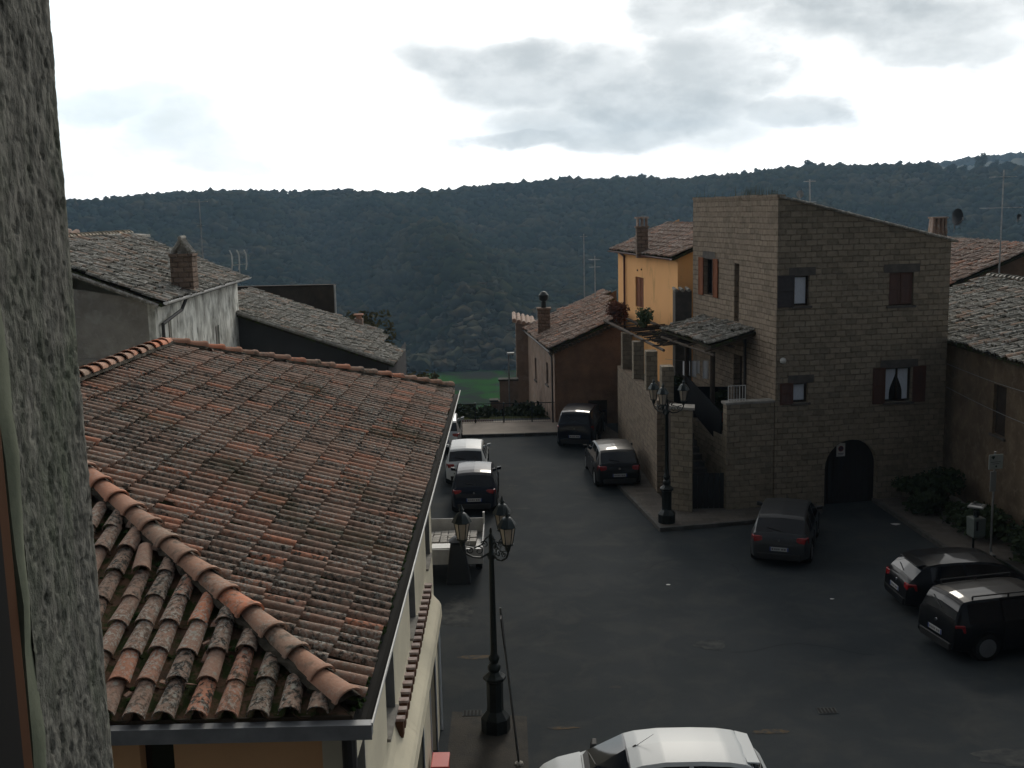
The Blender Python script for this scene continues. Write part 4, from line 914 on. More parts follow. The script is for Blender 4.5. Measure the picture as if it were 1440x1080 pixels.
def low_house():
    org=(-8,46,0); og=Vector(org); t=empty('low_grey_house',org,'low dark walled house with a long grey tiled single slope','house')
    A=lambda mb,nm,m,**k: add(mb,nm,m,t,org,**k)
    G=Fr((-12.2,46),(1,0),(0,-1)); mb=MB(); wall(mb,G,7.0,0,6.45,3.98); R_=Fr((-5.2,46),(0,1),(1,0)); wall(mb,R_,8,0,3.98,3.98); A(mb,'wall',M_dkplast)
    up=Vector((-1,0,.354)).normalized(); a=Vector((-4.92,45.75,3.98))-og; b=Vector((-4.95,50.4,3.98))-og
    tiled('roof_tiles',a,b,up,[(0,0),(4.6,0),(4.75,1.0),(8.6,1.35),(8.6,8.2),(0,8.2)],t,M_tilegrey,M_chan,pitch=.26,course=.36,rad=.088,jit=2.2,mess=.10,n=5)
    mb=MB()
    for q in np.arange(0,7.6,.36): x=-4.9-q; z=4.02+q*.354; mb.tube((x,45.7,z),(x-.40,45.7,z+.14),.08,.07,6)
    A(mb,'verge_tiles',M_tilegrey)
    mb=MB(); mb.box(-7.62,-7.22,53.6,53.95,4.4,5.2); ch=A(mb,'chimney',M_tilefar); mb=MB(); mb.tube((-7.42,53.78,5.2),(-7.42,53.78,5.36),.15,.13,9); mb.box(-7.64,-7.2,53.55,54.0,5.36,5.42); o=A(mb,'chimney_pot',M_ridge); o.parent=ch
low_house()
t=simple_house('flat_topped_house','flat topped dark brown block with a white corner pipe behind the grey roof','' or (-11.8,59,0),[(-15.5,-9.25,58,58.4,0,6.55)],mat('brown_plaster_dark',(.10,.08,.06),.9,(.06,.05,.04),1.5))
mb=MB(); mb.box(-15.55,-9.18,57.95,58.45,6.552,6.62); add(mb,'coping',M_woodd,t,(-11.8,59,0)); mb=MB(); mb.tube((-9.18,57.9,5.1),(-9.18,57.9,6.6),.05,None,7); add(mb,'corner_pipe',M_white,t,(-11.8,59,0))
t=simple_house('far_cottage','far cottage with a small brown roof peeping above the white house ridge',(-24.5,63,0),[(-27,-23.6,61,66,0,9.3)],M_rub)
mb=MB(); 
for k in range(9): 
    x=-27.2+k*.42; mb.tube((x,60.7,9.45+.04*(8-k)),(x,61.6,9.62+.04*(8-k)),.17,.16,6)
add(mb,'roof_tiles',M_tilefar,t,(-24.5,63,0))
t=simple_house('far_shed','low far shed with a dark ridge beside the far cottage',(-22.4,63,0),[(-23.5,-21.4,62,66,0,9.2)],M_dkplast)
mb=MB(); mb.hexa([(-23.58,61.8,9.15),(-21.3,61.8,9.15),(-21.3,66.2,9.15),(-23.58,66.2,9.15),(-23.58,61.8,9.5),(-21.3,61.8,9.32),(-21.3,66.2,9.32),(-23.58,66.2,9.5)]); add(mb,'roof',M_tilegrey,t,(-22.4,63,0))

# ------------------------------------------------------------ right group
def right_house():
    X=15.3; org=(X,30,0); og=Vector(org); t=empty('old_brown_house',org,'old brown stone house with a rough grey tile roof along the right of the square','house')
    A=lambda mb,nm,m,**k: add(mb,nm,m,t,org,**k)
    F=Fr((X,14),(-.0,1),(-1,0)); mb=MB(); wall(mb,F,30.5,0,5.45,5.45,[(19.6,20.5,2.9,4.5)],.28); Bk=Fr((X,44.5),(1,0),(0,1)); wall(mb,Bk,5.6,0,5.45,7.1); Ft=Fr((X,14),(1,0),(0,-1)); wall(mb,Ft,5.6,0,5.45,7.1); A(mb,'wall',mat('rubble_dark',(.20,.15,.10),.95,(.10,.075,.052),1.2,(.3,.7),6,bump=1,bscale=14,alt2=(.26,.20,.14),scale2=3,con2=(.5,.75),bdist=.06))
    w=window(F,19.6,20.5,2.9,4.5,t,org,depth=.2); mb=shutter_mb(F,19.62,20.48,-.12,2.93,4.48); o=A(mb,'shutter',M_woodd); o.parent=w
    up=Vector((1,0,.30)).normalized(); a=Vector((X-.35,46.2,5.5))-og; b=Vector((X-.35,13.5,5.5))-og
    tiled('roof_tiles',b,a,up,[(0,0),(32.7,0),(32.7,5.35),(0,5.35)],t,M_tilegrey,M_chan,pitch=.26,course=.38,rad=.088,jit=2.8,mess=.2,n=5)
    top=b+up*5.35; bt=a+up*5.35; caps('ridge_tiles',top+Vector((0,0,.08)),bt+Vector((0,0,.08)),t,M_tilegrey,r=.14,L=.42,mortar=False)
    dn=Vector((1,0,-.30)).normalized(); mb=MB(); mb.face([top,bt,bt+dn*5,top+dn*5]); mb.build('roof_deck',M_chan,t)
right_house()
def back_right():
    org=(22,50,0); og=Vector(org); t=empty('red_roofed_house',org,'house with a reddish tile roof and a dark gable rising behind the tower','house')
    A=lambda mb,nm,m,**k: add(mb,nm,m,t,org,**k)
    G=Fr((18.6,50),(1,0),(0,-1)); mb=MB(); wall(mb,G,5.4,0,5.75,8.02); H2=Fr((24.0,50),(1,0),(0,-1)); wall(mb,H2,5.4,0,8.02,5.75); A(mb,'wall',M_rub)
    up=Vector((1,0,.42)).normalized(); a=Vector((18.4,49.7,5.85))-og; b=Vector((18.4,60.5,5.85))-og
    tiled('roof_tiles',a,b,up,[(0,0),(10.8,0),(10.8,5.97),(0,5.97)],t,M_tilefar,M_chan,pitch=.26,course=.38,rad=.088,jit=2.4,mess=.10,n=5)
    c=(19.7,51.0); mb=MB(); mb.hexa([(c[0]-.4,c[1]-.3,6.2),(c[0]+.4,c[1]-.3,6.2),(c[0]+.4,c[1]+.3,6.2),(c[0]-.4,c[1]+.3,6.2),(c[0]-.33,c[1]-.26,8.75),(c[0]+.33,c[1]-.26,8.75),(c[0]+.33,c[1]+.26,8.75),(c[0]-.33,c[1]+.26,8.75)]); ch=A(mb,'chimney',M_rubwall)
    mb=MB(); 
    for x in (-.33,-.1,.13,.28): mb.hexa([(c[0]+x-.03,c[1]-.28,8.76),(c[0]+x+.06,c[1]-.28,8.76),(c[0]+x+.06,c[1]+.28,8.76),(c[0]+x-.03,c[1]+.28,8.76),(c[0]+x*.85-.03,c[1]-.25,9.45),(c[0]+x*.85+.06,c[1]-.25,9.45),(c[0]+x*.85+.06,c[1]+.25,9.45),(c[0]+x*.85-.03,c[1]+.25,9.45)])
    mb.box(c[0]-.36,c[0]+.36,c[1]-.3,c[1]+.3,9.45,9.52); o=A(mb,'chimney_cap',M_tilefar); o.parent=ch
back_right()
# ------------------------------------------------------------ aerials and dishes
def aerial(x,y,z0,z1,label,booms,dishes=(),lean=0):
    t=empty('television_aerial',(x,y,z0),label,'aerial'); h=z1-z0; mb=MB(); mb.tube((0,0,0),(lean,0,h),.034,.026,6); mb.build('mast',M_galv,t)
    for (zz,L,n,ang,w) in booms:
        mb=MB(); c,s=math.cos(ang),math.sin(ang); px_=lean*(zz/h); mb.tube((px_-c*L/2,-s*L/2,zz),(px_+c*L/2,s*L/2,zz),.014,None,5)
        for k in range(n):
            q=-L/2+L*k/max(1,n-1); ww=w*(1-.4*k/n); mb.tube((px_+c*q-s*ww/2,s*q+c*ww/2,zz),(px_+c*q+s*ww/2,s*q-c*ww/2,zz),.016,None,4)
        mb.build('antenna',M_galv,t)
    return t
aerial(11.28,41.6,9.7,11.15,'television aerial mast with two short booms on top of the tower roof',[(1.38,.42,3,2.9,.2),(.62,.42,3,3.0,.2)],lean=-.05)
aerial(-13.8,50,7.6,11.05,'thin television aerial with a crossbar rising behind the white house roof',[(3.35,.7,3,0.05,.35),(2.3,.3,3,.3,.3)])
aerial(4.22,62.5,4.2,8.85,'taller of the two thin aerial masts behind the brown brick house',[(4.5,.35,2,.2,.2)])
aerial(4.66,60.3,4.2,7.7,'shorter aerial mast with a ladder-like boom behind the brown brick house',[(3.3,.5,5,.4,.5),(2.9,.5,4,.4,.4)])
aerial(21.1,47.6,6.6,11.5,'tall aerial mast with wide booms over the dark gable at the right edge',[(3.3,1.6,6,.2,.8),(4.6,1.0,4,.1,.5),(1.9,.5,3,.4,.3)])
t=empty('panel_aerial',(-11.3,46.4,7.8),'white three-pronged television aerial at the far gutter of the white house','aerial'); mb=MB(); mb.tube((0,0,0),(0,0,.75),.02,None,6); mb.tube((-.3,0,.45),(.32,0,.5),.014,None,5); mb.build('mast',M_white,t)
for k in range(3): mb=MB(); x=-.3+k*.3; mb.path([(x-.08,0,1.08),(x,0,.9),(x+.01,0,.5),(x-.04,0,.25)],.03,5); mb.build('prong',M_white,t)
def dish(x,y,z,r,label,m,az):
    t=empty('satellite_dish',(x,y,z),label,'satellite dish',az); mb=MB(); vs=[]; n=16
    for i in range(5):
        rr=r*i/4
        for k in range(n): a=2*math.pi*k/n; vs.append((rr*math.cos(a),-.25*(rr/r)**2*r,rr*math.sin(a)*1.1))
    mb.mesh(vs,[(i*n+k,i*n+(k+1)%n,(i+1)*n+(k+1)%n,(i+1)*n+k) for i in range(4) for k in range(n)]); mb.build('reflector',m,t,smooth=True)
    mb=MB(); mb.tube((0,.05,0),(0,.1,-r*1.9),.025,None,6); mb.tube((0,0,-r),(0,-r*1.1,-.1),.014,None,5); mb.tube((0,-r*1.1,-.14),(0,-r*1.1,0),.035,None,6); mb.build('arm',M_galv,t)
dish(20.35,50.6,9.5,.36,'dark satellite dish beside the chimney of the red roofed house',mat('dish_dark',(.03,.035,.045),.5),R(25))
dish(10.72,41.0,10.62,.13,'small satellite dish behind the slanting edge of the tower roof',M_galv,R(160))
dish(23.2,50.6,9.45,.12,'small dark satellite dish at the right edge on the dark gable',mat('dish_dark',(.03,.035,.045),.5),R(10))

# overhead wires at right
for z0,z1,lab in ((4.75,4.9,'upper pale cable strung along the old brown house wall'),(3.95,3.9,'lower pale cable strung along the old brown house wall')):
    mb=MB(); pts=[]
    for k in range(13): f=k/12; pts.append((14.9+.0*f,37.3-9.5*f,z0+(z1-z0)*f-.35*math.sin(f*math.pi)*.35))
    mb.path(pts,.012,5); tag(mb.build('cable',M_galv),lab,'cable')

# ------------------------------------------------------------ street lamps with three lanterns
def lantern(parent,c):
    mb=MB(); z=c[2]
    # glass body: tapered hexagon
    mb.lathe([(.09,z),(.15,z+.33)],(c[0],c[1],0),6); body=mb.build('lantern',M_lglass,parent)
    mb=MB()
    for k in range(6):
        a=2*math.pi*k/6; mb.tube((c[0]+.094*math.cos(a),c[1]+.094*math.sin(a),z-.01),(c[0]+.154*math.cos(a),c[1]+.154*math.sin(a),z+.34),.011,None,4)
    mb.lathe([(.03,z-.16),(.05,z-.12),(.06,z-.05),(.115,z-.02),(.115,z)],(c[0],c[1],0),8); mb.lathe([(.165,z+.32),(.175,z+.34),(.17,z+.355)],(c[0],c[1],0),6)
    fr=mb.build('frame',M_iron,parent); fr.parent=body
    mb=MB(); mb.lathe([(.20,z+.34),(.19,z+.36),(.165,z+.41),(.13,z+.46),(.09,z+.51),(.045,z+.53),(.035,z+.56),(.055,z+.585),(.03,z+.61),(.012,z+.68),(.002,z+.70)],(c[0],c[1],0),8); rf=mb.build('cap',mat('lantern_cap',(.028,.035,.035),.32,metal=.6),parent,smooth=True,angle=30); rf.parent=body
def street_lamp(loc,label,rot):
    t=empty('street_lamp',loc,label,'street lamp',rot,'three-lantern street lamps of the square')
    mb=MB(); mb.lathe([(.29,0),(.29,.28),(.25,.33),(.21,.38),(.17,.43),(.165,.50),(.165,1.02),(.18,1.05),(.23,1.09),(.23,1.14),(.17,1.18),(.11,1.24)],(0,0,0),8); mb.build('base',M_iron,t)
    mb=MB(); mb.lathe([(.10,1.24),(.13,1.30),(.13,1.36),(.08,1.42),(.11,1.50),(.11,1.54),(.07,1.60),(.068,1.7),(.050,3.55),(.075,3.58),(.085,3.64),(.05,3.70),(.045,4.0),(.055,4.03),(.02,4.08),(.03,4.12),(.01,4.2)],(0,0,0),12); mb.build('pole',M_iron,t,smooth=True,angle=50)
    for k in range(3):
        a=k*2*math.pi/3; c,s=math.cos(a),math.sin(a); P=lambda r,z:(r*c,r*s,z); mb=MB()
        mb.path([P(.05,3.68),P(.2,3.60),P(.36,3.62),P(.50,3.70),P(.56,3.80),P(.56,3.90)],.02,6)
        # scrolls
        for (cx,cz,rr,dr) in ((.24,3.74,.10,1),(.40,3.76,.07,-1),(.13,3.86,.08,1)):
            pts=[P(cx+rr*(1-q/16)*math.cos(dr*q*.6+.5),cz+rr*(1-q/16)*math.sin(dr*q*.6+.5)) for q in range(14)]; mb.path(pts,.012,5)
        mb.path([P(.05,4.02),P(.10,3.98),P(.18,3.86),P(.34,3.80),P(.5,3.84)],.014,5)
        ar=mb.build('arm',M_iron,t); L_=lantern(t,(.56*c,.56*s,4.0))
    return t
street_lamp((-.48,20.75,0),'black three-lantern street lamp standing nearest, beside the cream house',R(186))
street_lamp((4.94,34.75,.13),'black three-lantern street lamp on the pavement corner by the terrace pillar',R(10))
# thin signpost seen edge-on, leaning
t=empty('leaning_signpost',(-.03,19.33,0),'thin leaning grey signpost with its plate seen edge-on near the street lamp','signpost'); t.rotation_euler=(0,R(-5.2),0)
mb=MB(); mb.tube((0,0,.05),(0,0,3.1),.022,None,8); mb.build('pole',mat('post_dark',(.06,.065,.065),.5),t)
mb=MB(); mb.box(-.012,.012,-.26,.26,2.42,2.98); mb.build('plate',mat('plate_back',(.02,.02,.022),.5),t); mb=MB(); mb.lathe([(.09,0),(.08,.04),(.03,.06)],(0,0,0),10); mb.build('foot',M_stonegrey,t)

# ------------------------------------------------------------ right side furniture
def sign_right():
    t=empty('information_sign',(13.52,30.22,.13),'white information sign on a thin pole beside the grey litter bin','sign',R(14)); mb=MB(); mb.tube((0,0,0),(0,0,3.15),.03,None,8); mb.build('pole',M_galv,t)
    mb=MB(); mb.box(-.23,.23,-.06,-.035,2.66,3.08); mb.build('panel',mat('sign_white',(.36,.40,.37),.5,(.30,.33,.31),5),t,bevel=.01)
    g=mat('sign_dark_green',(.01,.03,.02),.6); mb=MB(); mb.v=[]; y=-.0635
    mb.face([(-.17,y,3.02),(-.06,y,3.0),(-.11,y,2.95)]); mb.face([(-.14,y,3.05),(-.04,y,3.03),(-.06,y,2.98),(-.10,y,2.94)][::-1]); mb.box(-.18,.14,-.064,-.0605,2.86,2.872); mb.box(-.12,.10,-.064,-.0605,2.81,2.82); mb.box(-.02,.03,-.064,-.0605,2.72,2.76); mb.box(.0,.012,-.065,-.0641,2.70,2.78)
    mb.build('lettering',g,t)
    mb=MB(); mb.box(-.16,.03,-.06,-.04,2.02,2.60); mb.build('panel',mat('sign_grey',(.22,.23,.22),.5),t)
    t=empty('litter_bin',(13.17,30.44,.13),'grey green litter bin with a diamond shaped lid on a dark post','bin',R(10)); mb=MB(); mb.tube((0,.1,0),(0,.1,1.62),.035,None,8); mb.build('post',M_iron,t)
    mb=MB(); mb.lathe([(.2,.62),(.25,.66),(.27,1.18),(.25,1.20),(.22,1.20)],(0,0,0),4); o=mb.build('bin_body',mat('bin_grey',(.12,.14,.13),.5,(.09,.11,.10),4),t,bevel=.015); o.rotation_euler=(0,0,R(45))
    mb=MB(); mb.box(-.12,-.06,-.2,-.19,.85,1.12); mb.build('opening',M_dark,t)
    mb=MB(); mb.lathe([(.05,1.2),(.09,1.26),(.09,1.36),(.04,1.42)],(0,.0,0),8); mb.build('neck',M_iron,t)
    mb=MB(); mb.lathe([(.30,1.50),(.30,1.54),(.20,1.57)],(0,0,0),4); mb.build('lid',M_galv,t); mb=MB(); mb.lathe([(.19,1.571),(.16,1.575)],(0,0,0),4); mb.build('lid_inset',M_dkplast,t)
    t=empty('small_sign',(14.35,29.7,.13),'pale small sign cut by the right edge of the picture','sign'); mb=MB(); mb.tube((0,0,0),(0,0,3.1),.028,None,8); mb.build('pole',M_galv,t); mb=MB(); mb.box(-.2,.2,-.05,-.03,2.65,3.1); mb.build('panel',M_stonegrey,t)
sign_right()
plant('hedge_shrub',(13.9,35.7,.0),(1.3,1.5,.62),2600,.09,M_dgrn,'dark evergreen shrub against the tower corner beside the arched garage door','shrub',11)
plant('hedge_shrub',(14.5,32.9,.0),(.9,1.9,.55),1800,.09,M_dgrn,'dark low shrub along the old brown house behind the litter bin','shrub',12)
plant('hedge_shrub',(14.6,29.6,.0),(.75,1.9,.5),1500,.09,M_dgrn,'dark low shrub along the old brown house behind the black hatchback','shrub',13)
plant('hedge_shrub',(14.7,26.5,.0),(.65,1.6,.5),1200,.09,M_dgrn,'dark low shrub along the old brown house beyond the black estate car','shrub',14)
t=empty('red_box',(-1.40,18.0,0),'red metal box standing at the foot of the cream house','box'); mb=MB(); mb.box(-.14,.14,-.25,.25,0,.78); mb.build('body',M_redp,t,bevel=.015); mb=MB(); mb.box(-.155,.155,-.27,.27,.782,.84); mb.build('lid',mat('red_lid',(.50,.06,.05),.45),t,bevel=.015)
t=empty('tall_litter_bin',(-1.62,29.75,0),'tall dark tapered bin behind the trailer, hidden partly by a lantern','bin'); mb=MB(); mb.hexa([(-.34,-.28,.0),(.34,-.28,.0),(.34,.28,0),(-.34,.28,0),(-.2,-.2,1.15),(.2,-.2,1.15),(.2,.2,1.15),(-.2,.2,1.15)]); mb.build('body',mat('bin_navy',(.012,.015,.02),.5),t,bevel=.03); mb=MB(); mb.lathe([(.25,1.152),(.27,1.2),(.15,1.3),(.03,1.34)],(0,0,0),10); mb.build('lid',mat('bin_navy',(.012,.015,.02),.5),t,smooth=True)

# ------------------------------------------------------------ trailer with building blocks
def trailer():
    ox,oy=-2.1,30.9; t=empty('flatbed_trailer',(ox,oy,0),'white flatbed trailer with low drop sides parked past the cream house','trailer'); w=1.15; l=1.25
    mb=MB(); mb.box(-w,w,-l,l,.62,.70); mb.build('bed',M_galv,t)
    g=mat('trailer_panel',(.36,.36,.36),.6,(.26,.26,.26),3)
    for (a,b,c,d,z) in ((-w,w,-l-.03,-l,.98),(-w,w,l,l+.03,1.15),(w,w+.03,-l-.03,l+.03,1.02),(-w-.03,-w,-l-.03,l+.03,1.02)):
        mb=MB(); mb.box(a,b,c,d,.55,z); mb.build('side_board',g,t)
    mb=MB(); mb.box(w-.02,w+.04,l-.1,l,1.02,1.35); mb.box(-w,-w+.05,l-.1,l,1.02,1.35); mb.build('corner_post',M_white,t)
    for sx in (-1,1):
        mb=MB(); mb.lathe([(.16,-.08),(.29,-.09),(.31,-.05),(.31,.05),(.29,.09),(.16,.08)],(sx*(w-.12),0,.31),20,'y'); o=mb.build('wheel',M_dark,t); o.rotation_euler=(0,0,0)
        # lathe axis is y: turn wheels so they roll along y
        o.data.transform(Matrix.Translation((sx*(w-.12),0,.31))@Matrix.Rotation(R(90),4,'Z')@Matrix.Translation((-sx*(w-.12),0,-.31)))
    mb=MB(); mb.box(-.05,.05,l+.03,l+1.3,.45,.53); mb.build('drawbar',M_galv,t)
    for i in range(6):
        for j in range(9):
            mb=MB(); z=.70; mb.box(0,.19,0,.16,0,.12); o=mb.build('paving_block',mat('pale_block',(.42,.40,.37),.9,(.30,.29,.27),9,bump=.3),None); o.location=(ox-.95+j*.215+random.uniform(-.01,.01),oy-.05+i*.18,.705+random.uniform(0,.03)); tag(o,'pale paving block lying in rows on the white flatbed trailer','block','paving blocks laid on the trailer bed')
    t=empty('cardboard_carton',(ox+.05,oy-.85,.70),'pale box with a lid resting near the tail of the trailer','box'); mb=MB(); mb.box(-.3,.3,-.2,.2,0,.22); mb.build('body',M_stonegrey,t); mb=MB(); mb.box(-.32,.32,-.22,.22,.221,.26); mb.build('lid',M_white,t)
    mb=MB(); mb.box(-.55,.55,-.10,.10,0,.10); o=mb.build('timber_plank',M_wood); o.location=(ox-.35,oy-.45,.705); tag(o,'brown timber plank lying across the trailer behind the blocks','plank')
trailer()

# ------------------------------------------------------------ cars
def car(loc,head,label,cat,paint,L=4.1,W=1.74,H=1.47,kind='hatch',lights='high',plate=True,rails=False,rim='disc',roofm=None,group='cars parked in the square',nm='parked_car'):
    """built nose towards +x, rear at -x; head = direction of the nose, degrees from +X"""
    t=empty(nm,(loc[0],loc[1],0),label,cat,R(head),group)
    h=L/2; s=L/4.1; hs=H/1.47
    if kind=='hatch': K=[(-h,.52),(-h+.015,.70),(-h+.05,.86),(-h+.13,.97),(-h+.50,1.33),(-h+.62,1.395),(-h+.9,1.44),(-h+1.3,1.465),(-h+1.9,1.47),(-h+2.35,1.43),(-h+2.58,1.37),(-h+3.18,1.00),(-h+3.3,.955),(-h+3.65,.87),(-h+3.9,.77),(-h+4.03,.66),(-h+4.09,.55),(-h+4.1,.45)]; rw=(-h+.15,-h+.50); ws=(-h+2.56,-h+3.17); side=[(-h+.62,-h+1.12),(-h+1.17,-h+2.02),(-h+2.08,-h+3.0)]
    elif kind=='three': K=[(-h,.52),(-h+.02,.72),(-h+.06,.90),(-h+.15,1.0),(-h+.42,1.30),(-h+.56,1.39),(-h+.85,1.44),(-h+1.3,1.465),(-h+1.9,1.465),(-h+2.3,1.42),(-h+2.5,1.36),(-h+3.12,1.00),(-h+3.25,.95),(-h+3.65,.87),(-h+3.9,.77),(-h+4.03,.66),(-h+4.09,.55),(-h+4.1,.45)]; rw=(-h+.17,-h+.44); ws=(-h+2.48,-h+3.12); side=[(-h+.62,-h+1.45),(-h+1.52,-h+2.95)]
    elif kind=='estate': K=[(-h,.50),(-h+.01,.72),(-h+.03,.92),(-h+.06,1.0),(-h+.20,1.33),(-h+.30,1.42),(-h+.5,1.455),(-h+1.2,1.47),(-h+2.0,1.46),(-h+2.35,1.42),(-h+2.55,1.37),(-h+3.1,1.02),(-h+3.25,.97),(-h+3.65,.90),(-h+3.9,.80),(-h+4.03,.68),(-h+4.09,.56),(-h+4.1,.45)]; rw=(-h+.07,-h+.22); ws=(-h+2.54,-h+3.1); side=[(-h+.35,-h+1.15),(-h+1.2,-h+2.02),(-h+2.08,-h+2.95)]
    K=[(-h+(x+h)*s,z*hs) for x,z in K]; f=lambda q:-h+(q+h)*s; rw=tuple(map(f,rw)); ws=tuple(map(f,ws)); side=[tuple(map(f,q)) for q in side]
    kx=np.array([k[0] for k in K]); kz=np.array([k[1] for k in K])
    xr,xf_=-h+.78*s,-h+3.38*s; rad=.31; ra=.375
    base=list(np.linspace(-h,h,64))+list(kx)+list(rw)+list(ws)+[q for w_ in side for q in w_]+[xr+ra*c for c in (-.98,-.85,-.6,-.3,0,.3,.6,.85,.98)]+[xf_+ra*c for c in (-.98,-.85,-.6,-.3,0,.3,.6,.85,.98)]
    xs=[]; 
    for x in sorted(base):
        if not xs or x-xs[-1]>.012 : xs.append(x)
        elif any(abs(x-q)<1e-6 for q in list(rw)+list(ws)+[q for w_ in side for q in w_]): xs[-1]=x
    belt=.93*hs; hw=W/2; rings=[]
    for x in xs:
        zt=float(np.interp(x,kx,kz)); e=abs(x)/h; w=hw*(1-.17*e**7-.02*e**2)
        zb=.20+.06*e**6; zlow=zb
        for c in (xr,xf_):
            if abs(x-c)<ra: zlow=max(zlow,rad-.02+math.sqrt(ra*ra-(x-c)**2))
        k=max(0,min(1,(zt-belt-.03)/(H-belt-.03))); zs=min(belt-.04,zt-.05); wr=w*(.955-.19*k)
        zlow=min(zlow,zs-.06)
        z6=zt-(.085 if k>.02 else .02)-0*k; z5=min(zs+.035,z6-.005)
        rings.append([(0,zlow if zlow>zb+.02 else zb),(w*.88,zlow if zlow>zb+.02 else zb),(w*.985,zlow+.05),(w,(zlow+zs)/2+.03),(w*.985,zs-.05),(w*.955,z5),(wr,z6),(wr*.93,zt-.030*(.3+.7*k)-.002),(wr*.55,zt-.002),(0,zt+.014)])
    n=len(xs); vid=lambda i,j,sd: (i*10+j)*2+(0 if sd>0 else 1)
    V=[]
    for i,x in enumerate(xs):
        for j,(y,z) in enumerate(rings[i]): V+= [(x,y,z),(x,-y,z)]
    body=[]; glass={}
    def reg(i,j):
        x=(xs[i]+xs[i+1])/2
        if 7<=j<=8 and ws[0]<x<ws[1]: return 'windscreen'
        if 7<=j<=8 and rw[0]<x<rw[1]: return 'rear_window'
        if j==5:
            for q,(a,b) in enumerate(side):
                if a<x<b: return 'side_window%d'%q
        return None
    for i in range(n-1):
        for j in range(9):
            for sd in (1,-1):
                a,b,c,d=vid(i,j,sd),vid(i+1,j,sd),vid(i+1,j+1,sd),vid(i,j+1,sd); fc=(a,b,c,d) if sd<0 else (d,c,b,a)
                r_=reg(i,j)
                if r_: glass.setdefault(r_+('' if j>5 else ('L' if sd>0 else 'R')),[]).append(fc)
                else: body.append((fc,j))
    for i,fl in ((0,0),(n-1,1)):
        for j in range(9):
            a,b,c,d=vid(i,j,1),vid(i,j+1,1),vid(i,j+1,-1),vid(i,j,-1); body.append((((a,b,c,d) if fl else (d,c,b,a)),3))
    def part(name,fs,m,off=0,par=None,sm=True):
        used=sorted({k for q in fs for k in q}); mp={k:i for i,k in enumerate(used)}; mb=MB(); mb.mesh([V[k] for k in used],[tuple(mp[k] for k in q) for q in fs])
        return mb.build(name,m,par or t,smooth=sm,angle=38)
    bo=part('body',[q for q,j in body if j>1],paint); part('underbody',[q for q,j in body if j<=1],M_dark)
    gl=mat('car_glass',(.008,.010,.014),.05,spec=.45)
    for g_,fs in glass.items():
        nmg='windscreen' if g_=='windscreen' else ('rear_window' if g_=='rear_window' else 'side_window'); part(nmg,fs,gl)
    blk=mat('black_trim',(.012,.012,.013),.6); chrome=mat('chrome',(.55,.55,.56),.15,metal=1)
    # window surround trims (thin belt strip) and wells
    for sd in (1,-1):
        mb=MB(); 
        for x in (xr,xf_): mb.lathe([(.37,-.12),(.37,.12)],(x,sd*(hw-.22),rad+.02),18,'y')
        mb.build('wheel_well',M_dark,t)
        for x in (xr,xf_):
            mb=MB(); y=sd*(hw-.115); mb.lathe([(.19,-.085),(.27,-.10),(.305,-.085),(.312,-.03),(.312,.03),(.305,.085),(.27,.10),(.19,.085)],(x,y,rad),26,'y'); wh=mb.build('wheel',mat('tyre',(.015,.015,.015),.85),t,smooth=True,angle=40)
            mb=MB(); yo=sd*.088
            for k in range(9 if rim=='multi' else 5):
                a=2*math.pi*k/(9 if rim=='multi' else 5); ww=.022 if rim=='multi' else .045
                c,s_=math.cos(a),math.sin(a)
                mb.hexa([(x+c*.03-s_*ww,y+yo*.8,rad+s_*.03+c*ww),(x+c*.03+s_*ww,y+yo*.8,rad+s_*.03-c*ww),(x+c*.2+s_*ww*.8,y+yo*.8,rad+s_*.2-c*ww*.8),(x+c*.2-s_*ww*.8,y+yo*.8,rad+s_*.2+c*ww*.8),
                         (x+c*.03-s_*ww,y+yo*1.12,rad+s_*.03+c*ww),(x+c*.03+s_*ww,y+yo*1.12,rad+s_*.03-c*ww),(x+c*.2+s_*ww*.8,y+yo*1.02,rad+s_*.2-c*ww*.8),(x+c*.2-s_*ww*.8,y+yo*1.02,rad+s_*.2+c*ww*.8)])
            mb.lathe([(.185,min(yo*.8,yo*1.05)),(.215,min(yo*.8,yo*1.05)),(.215,max(yo*.8,yo*1.05)),(.185,max(yo*.8,yo*1.05))],(x,y,rad),22,'y'); mb.lathe([(.05,yo*.7 if sd>0 else yo*1.16),(.05,yo*1.16 if sd>0 else yo*.7)],(x,y,rad),10,'y')
            o=mb.build('rim',mat('alloy',(.35,.36,.37),.35,metal=.8),t); o.parent=wh
        # mirror
        xm=ws[1]-.12; mb=MB(); mb.hexa([(xm-.06,sd*(hw*.93),belt+.03),(xm+.07,sd*(hw*.93),belt+.03),(xm+.05,sd*(hw*1.13),belt+.05),(xm-.07,sd*(hw*1.13),belt+.05),(xm-.06,sd*(hw*.93),belt+.13),(xm+.04,sd*(hw*.93),belt+.13),(xm+.02,sd*(hw*1.13),belt+.17),(xm-.07,sd*(hw*1.13),belt+.17)]); mb.build('mirror',paint if kind!='three' else blk,t,bevel=.02)
        for (a,b) in side[-2:]:
            mb=MB(); mb.box(a+.06,a+.20,sd*(hw*.985)-.012,sd*(hw*.985)+.022,belt-.17*hs,belt-.14*hs); mb.build('door_handle',paint,t,bevel=.006)
        # door gaps: thin dark seams
        mb=MB(); 
        for a in [side[-1][1]+.05]+[q[0]-.03 for q in side[-2:]]:
            mb=MB(); mb.box(a-.004,a+.004,sd*(hw*.995)-.02,sd*(hw*.995)+.003,.34,belt-.06); mb.build('door_gap',M_dark,t)
        # rear and front lamps following the corners
        def wat(x): e=abs(x)/h; return hw*(1-.17*e**7-.02*e**2)
        z0,z1=(.66*hs,.90*hs) if lights!='tall' else (.80*hs,1.22*hs)
        xa,xb=-h-.004,-h+.26*s; P=[]
